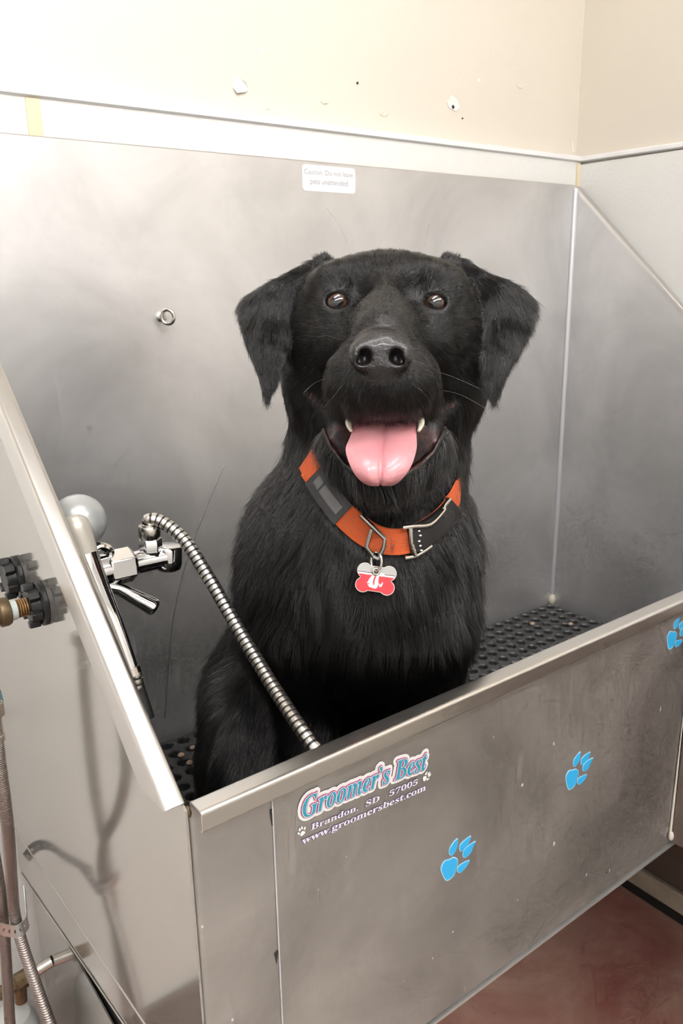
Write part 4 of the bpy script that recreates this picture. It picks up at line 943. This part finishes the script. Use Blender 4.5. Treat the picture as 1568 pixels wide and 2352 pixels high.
flow /= np.linalg.norm(flow, axis=1)[:, None]
tang = flow-nr_*np.sum(flow*nr_, 1)[:, None]; tang /= np.linalg.norm(tang, axis=1)[:, None]+1e-6
nz3 = rng.normal(size=(NH, 3)); 
length = .0032+.0055*np.clip((dist-.035)/.10, 0, 1)
length = length*hw+(1-hw)*(.018+.012*np.clip((py-950)/250, 0, 1)); length[ew > 0] = .011
low = np.clip((py-1540)/120, 0, 1); length *= 1-.45*low
length *= rng.uniform(.65, 1.25, NH)
lift = .13+.08*(1-hw); lift = lift*rng.uniform(.5, 1.6, NH)
cdist = np.full(NH, 1.); 
lp_ = loop[::2]
for c0 in range(0, NH, 20000): 
    bl = root[c0:c0+20000]; cdist[c0:c0+20000] = np.min(np.linalg.norm(bl[:, None]-lp_[None], axis=2), 1)
keep = np.ones(NH, bool)
for ex_, ey_ in EYES: keep &= np.hypot((px-ex_)/29, (py-ey_)/25) > 1
keep &= ~((f_mouth(root[:, 0], root[:, 1], root[:, 2]) < .004) & (muz(root[:, 0], root[:, 1], root[:, 2]) > np.where(py < 950, .010, .0045)) & (dd < .80) & (py > 890))
tagd = np.hypot((px-863)/62, (py-1325)/52) < 1
length = np.where(cdist < .019, length*.28, length); length = np.where(tagd & (dd < .9), length*.5, length); lift = np.where(cdist < .022, .06, lift)
mz_ = np.clip((.03-dist)/.02, 0, 1); length *= 1-.4*mz_
root, nr_, tang, nz3, length, lift = [a[keep] for a in (root, nr_, tang, nz3, length, lift)]; NH = len(root)
tang = tang+nz3*(.09); tang /= np.linalg.norm(tang, axis=1)[:, None]
# clumps: tips lean towards a shared wander
cl = np.stack([np.sin(root[:, 0]*420+root[:, 1]*160), np.cos(root[:, 1]*380-root[:, 2]*200), np.sin(root[:, 2]*410+root[:, 0]*120)], 1)*.16
NP = 5; pos = np.zeros((NH, NP, 3))
for k in range(NP):
    u = k/(NP-1); dirv = tang+cl*u
    pos[:, k] = root+length[:, None]*(dirv*u+nr_*(lift*(u-.62*u*u)*1.6)[:, None])+np.array([0, -1, 0])*(length*.12*u*u)[:, None]
pos[:, 0] -= nr_*.0006
cv = bpy.data.hair_curves.new('fur'); cv.add_curves([NP]*NH)
cv.attributes['position'].data.foreach_set('vector', to_world(pos.reshape(-1, 3)).astype(np.float32).ravel())
ra = cv.attributes.get('radius') or cv.attributes.new('radius', 'FLOAT', 'POINT')
prof_ = np.array([1., .95, .8, .5, .12]); ra.data.foreach_set('value', (np.tile(prof_, NH)*np.repeat(.00009+.00005*(length > .014), NP)).astype(np.float32))
t = NT('black coat'); hb = t.n('ShaderNodeBsdfHairPrincipled'); hb.parametrization = 'COLOR'
hb.inputs['Color'].default_value = (.0025, .0023, .0022, 1); hb.inputs['IOR'].default_value = 1.55; hb.inputs['Roughness'].default_value = .27; hb.inputs['Radial Roughness'].default_value = .45; hb.inputs['Random Roughness'].default_value = .3
t.l(hb.outputs[0], t.out.inputs['Surface']); t.t.nodes.remove(t.b); M['fur'] = t.m; cv.materials.append(t.m)
tag(link('fur', cv, dogT), 'glossy black coat', None, None, 'stuff')
# whiskers and long brow hairs
wh = []
for (a, b, c_) in (((797, 560), (780, 520), (750, 478)), ((975, 566), (980, 545), (985, 512)), ((728, 775), (748, 771), (782, 780)), ((650, 985), (668, 955), (712, 900)), ((700, 900), (722, 880), (752, 868)), ((975, 850), (1030, 862), (1100, 892)),
                  ((1010, 895), (1060, 908), (1118, 940)), ((945, 880), (975, 905), (990, 930)), ((790, 880), (770, 905), (745, 935)), ((955, 1075), (985, 1070), (1005, 1055)), ((1042, 915), (1060, 960), (1045, 1015)), ((1105, 950), (1125, 970), (1140, 995))):
    dpt = [front(*p, .6, 1.0) for p in (a, b, c_)]; base_ = min(dpt); P = [wq(*p, min(d_, base_+.03)-.004) for p, d_ in zip((a, b, c_), dpt)]; wh.append(np.array(catmull(P, 5)))
cw_ = bpy.data.hair_curves.new('whiskers'); cw_.add_curves([len(p) for p in wh]); cw_.attributes['position'].data.foreach_set('vector', np.concatenate(wh).astype(np.float32).ravel())
ra = cw_.attributes.get('radius') or cw_.attributes.new('radius', 'FLOAT', 'POINT'); ra.data.foreach_set('value', np.full(sum(len(p) for p in wh), .00010, np.float32))
M['whisker'] = plain('pale whisker', (.16, .15, .14), .4); cw_.materials.append(M['whisker']); tag(link('whiskers', cw_, dogT), None, None, None, 'stuff')
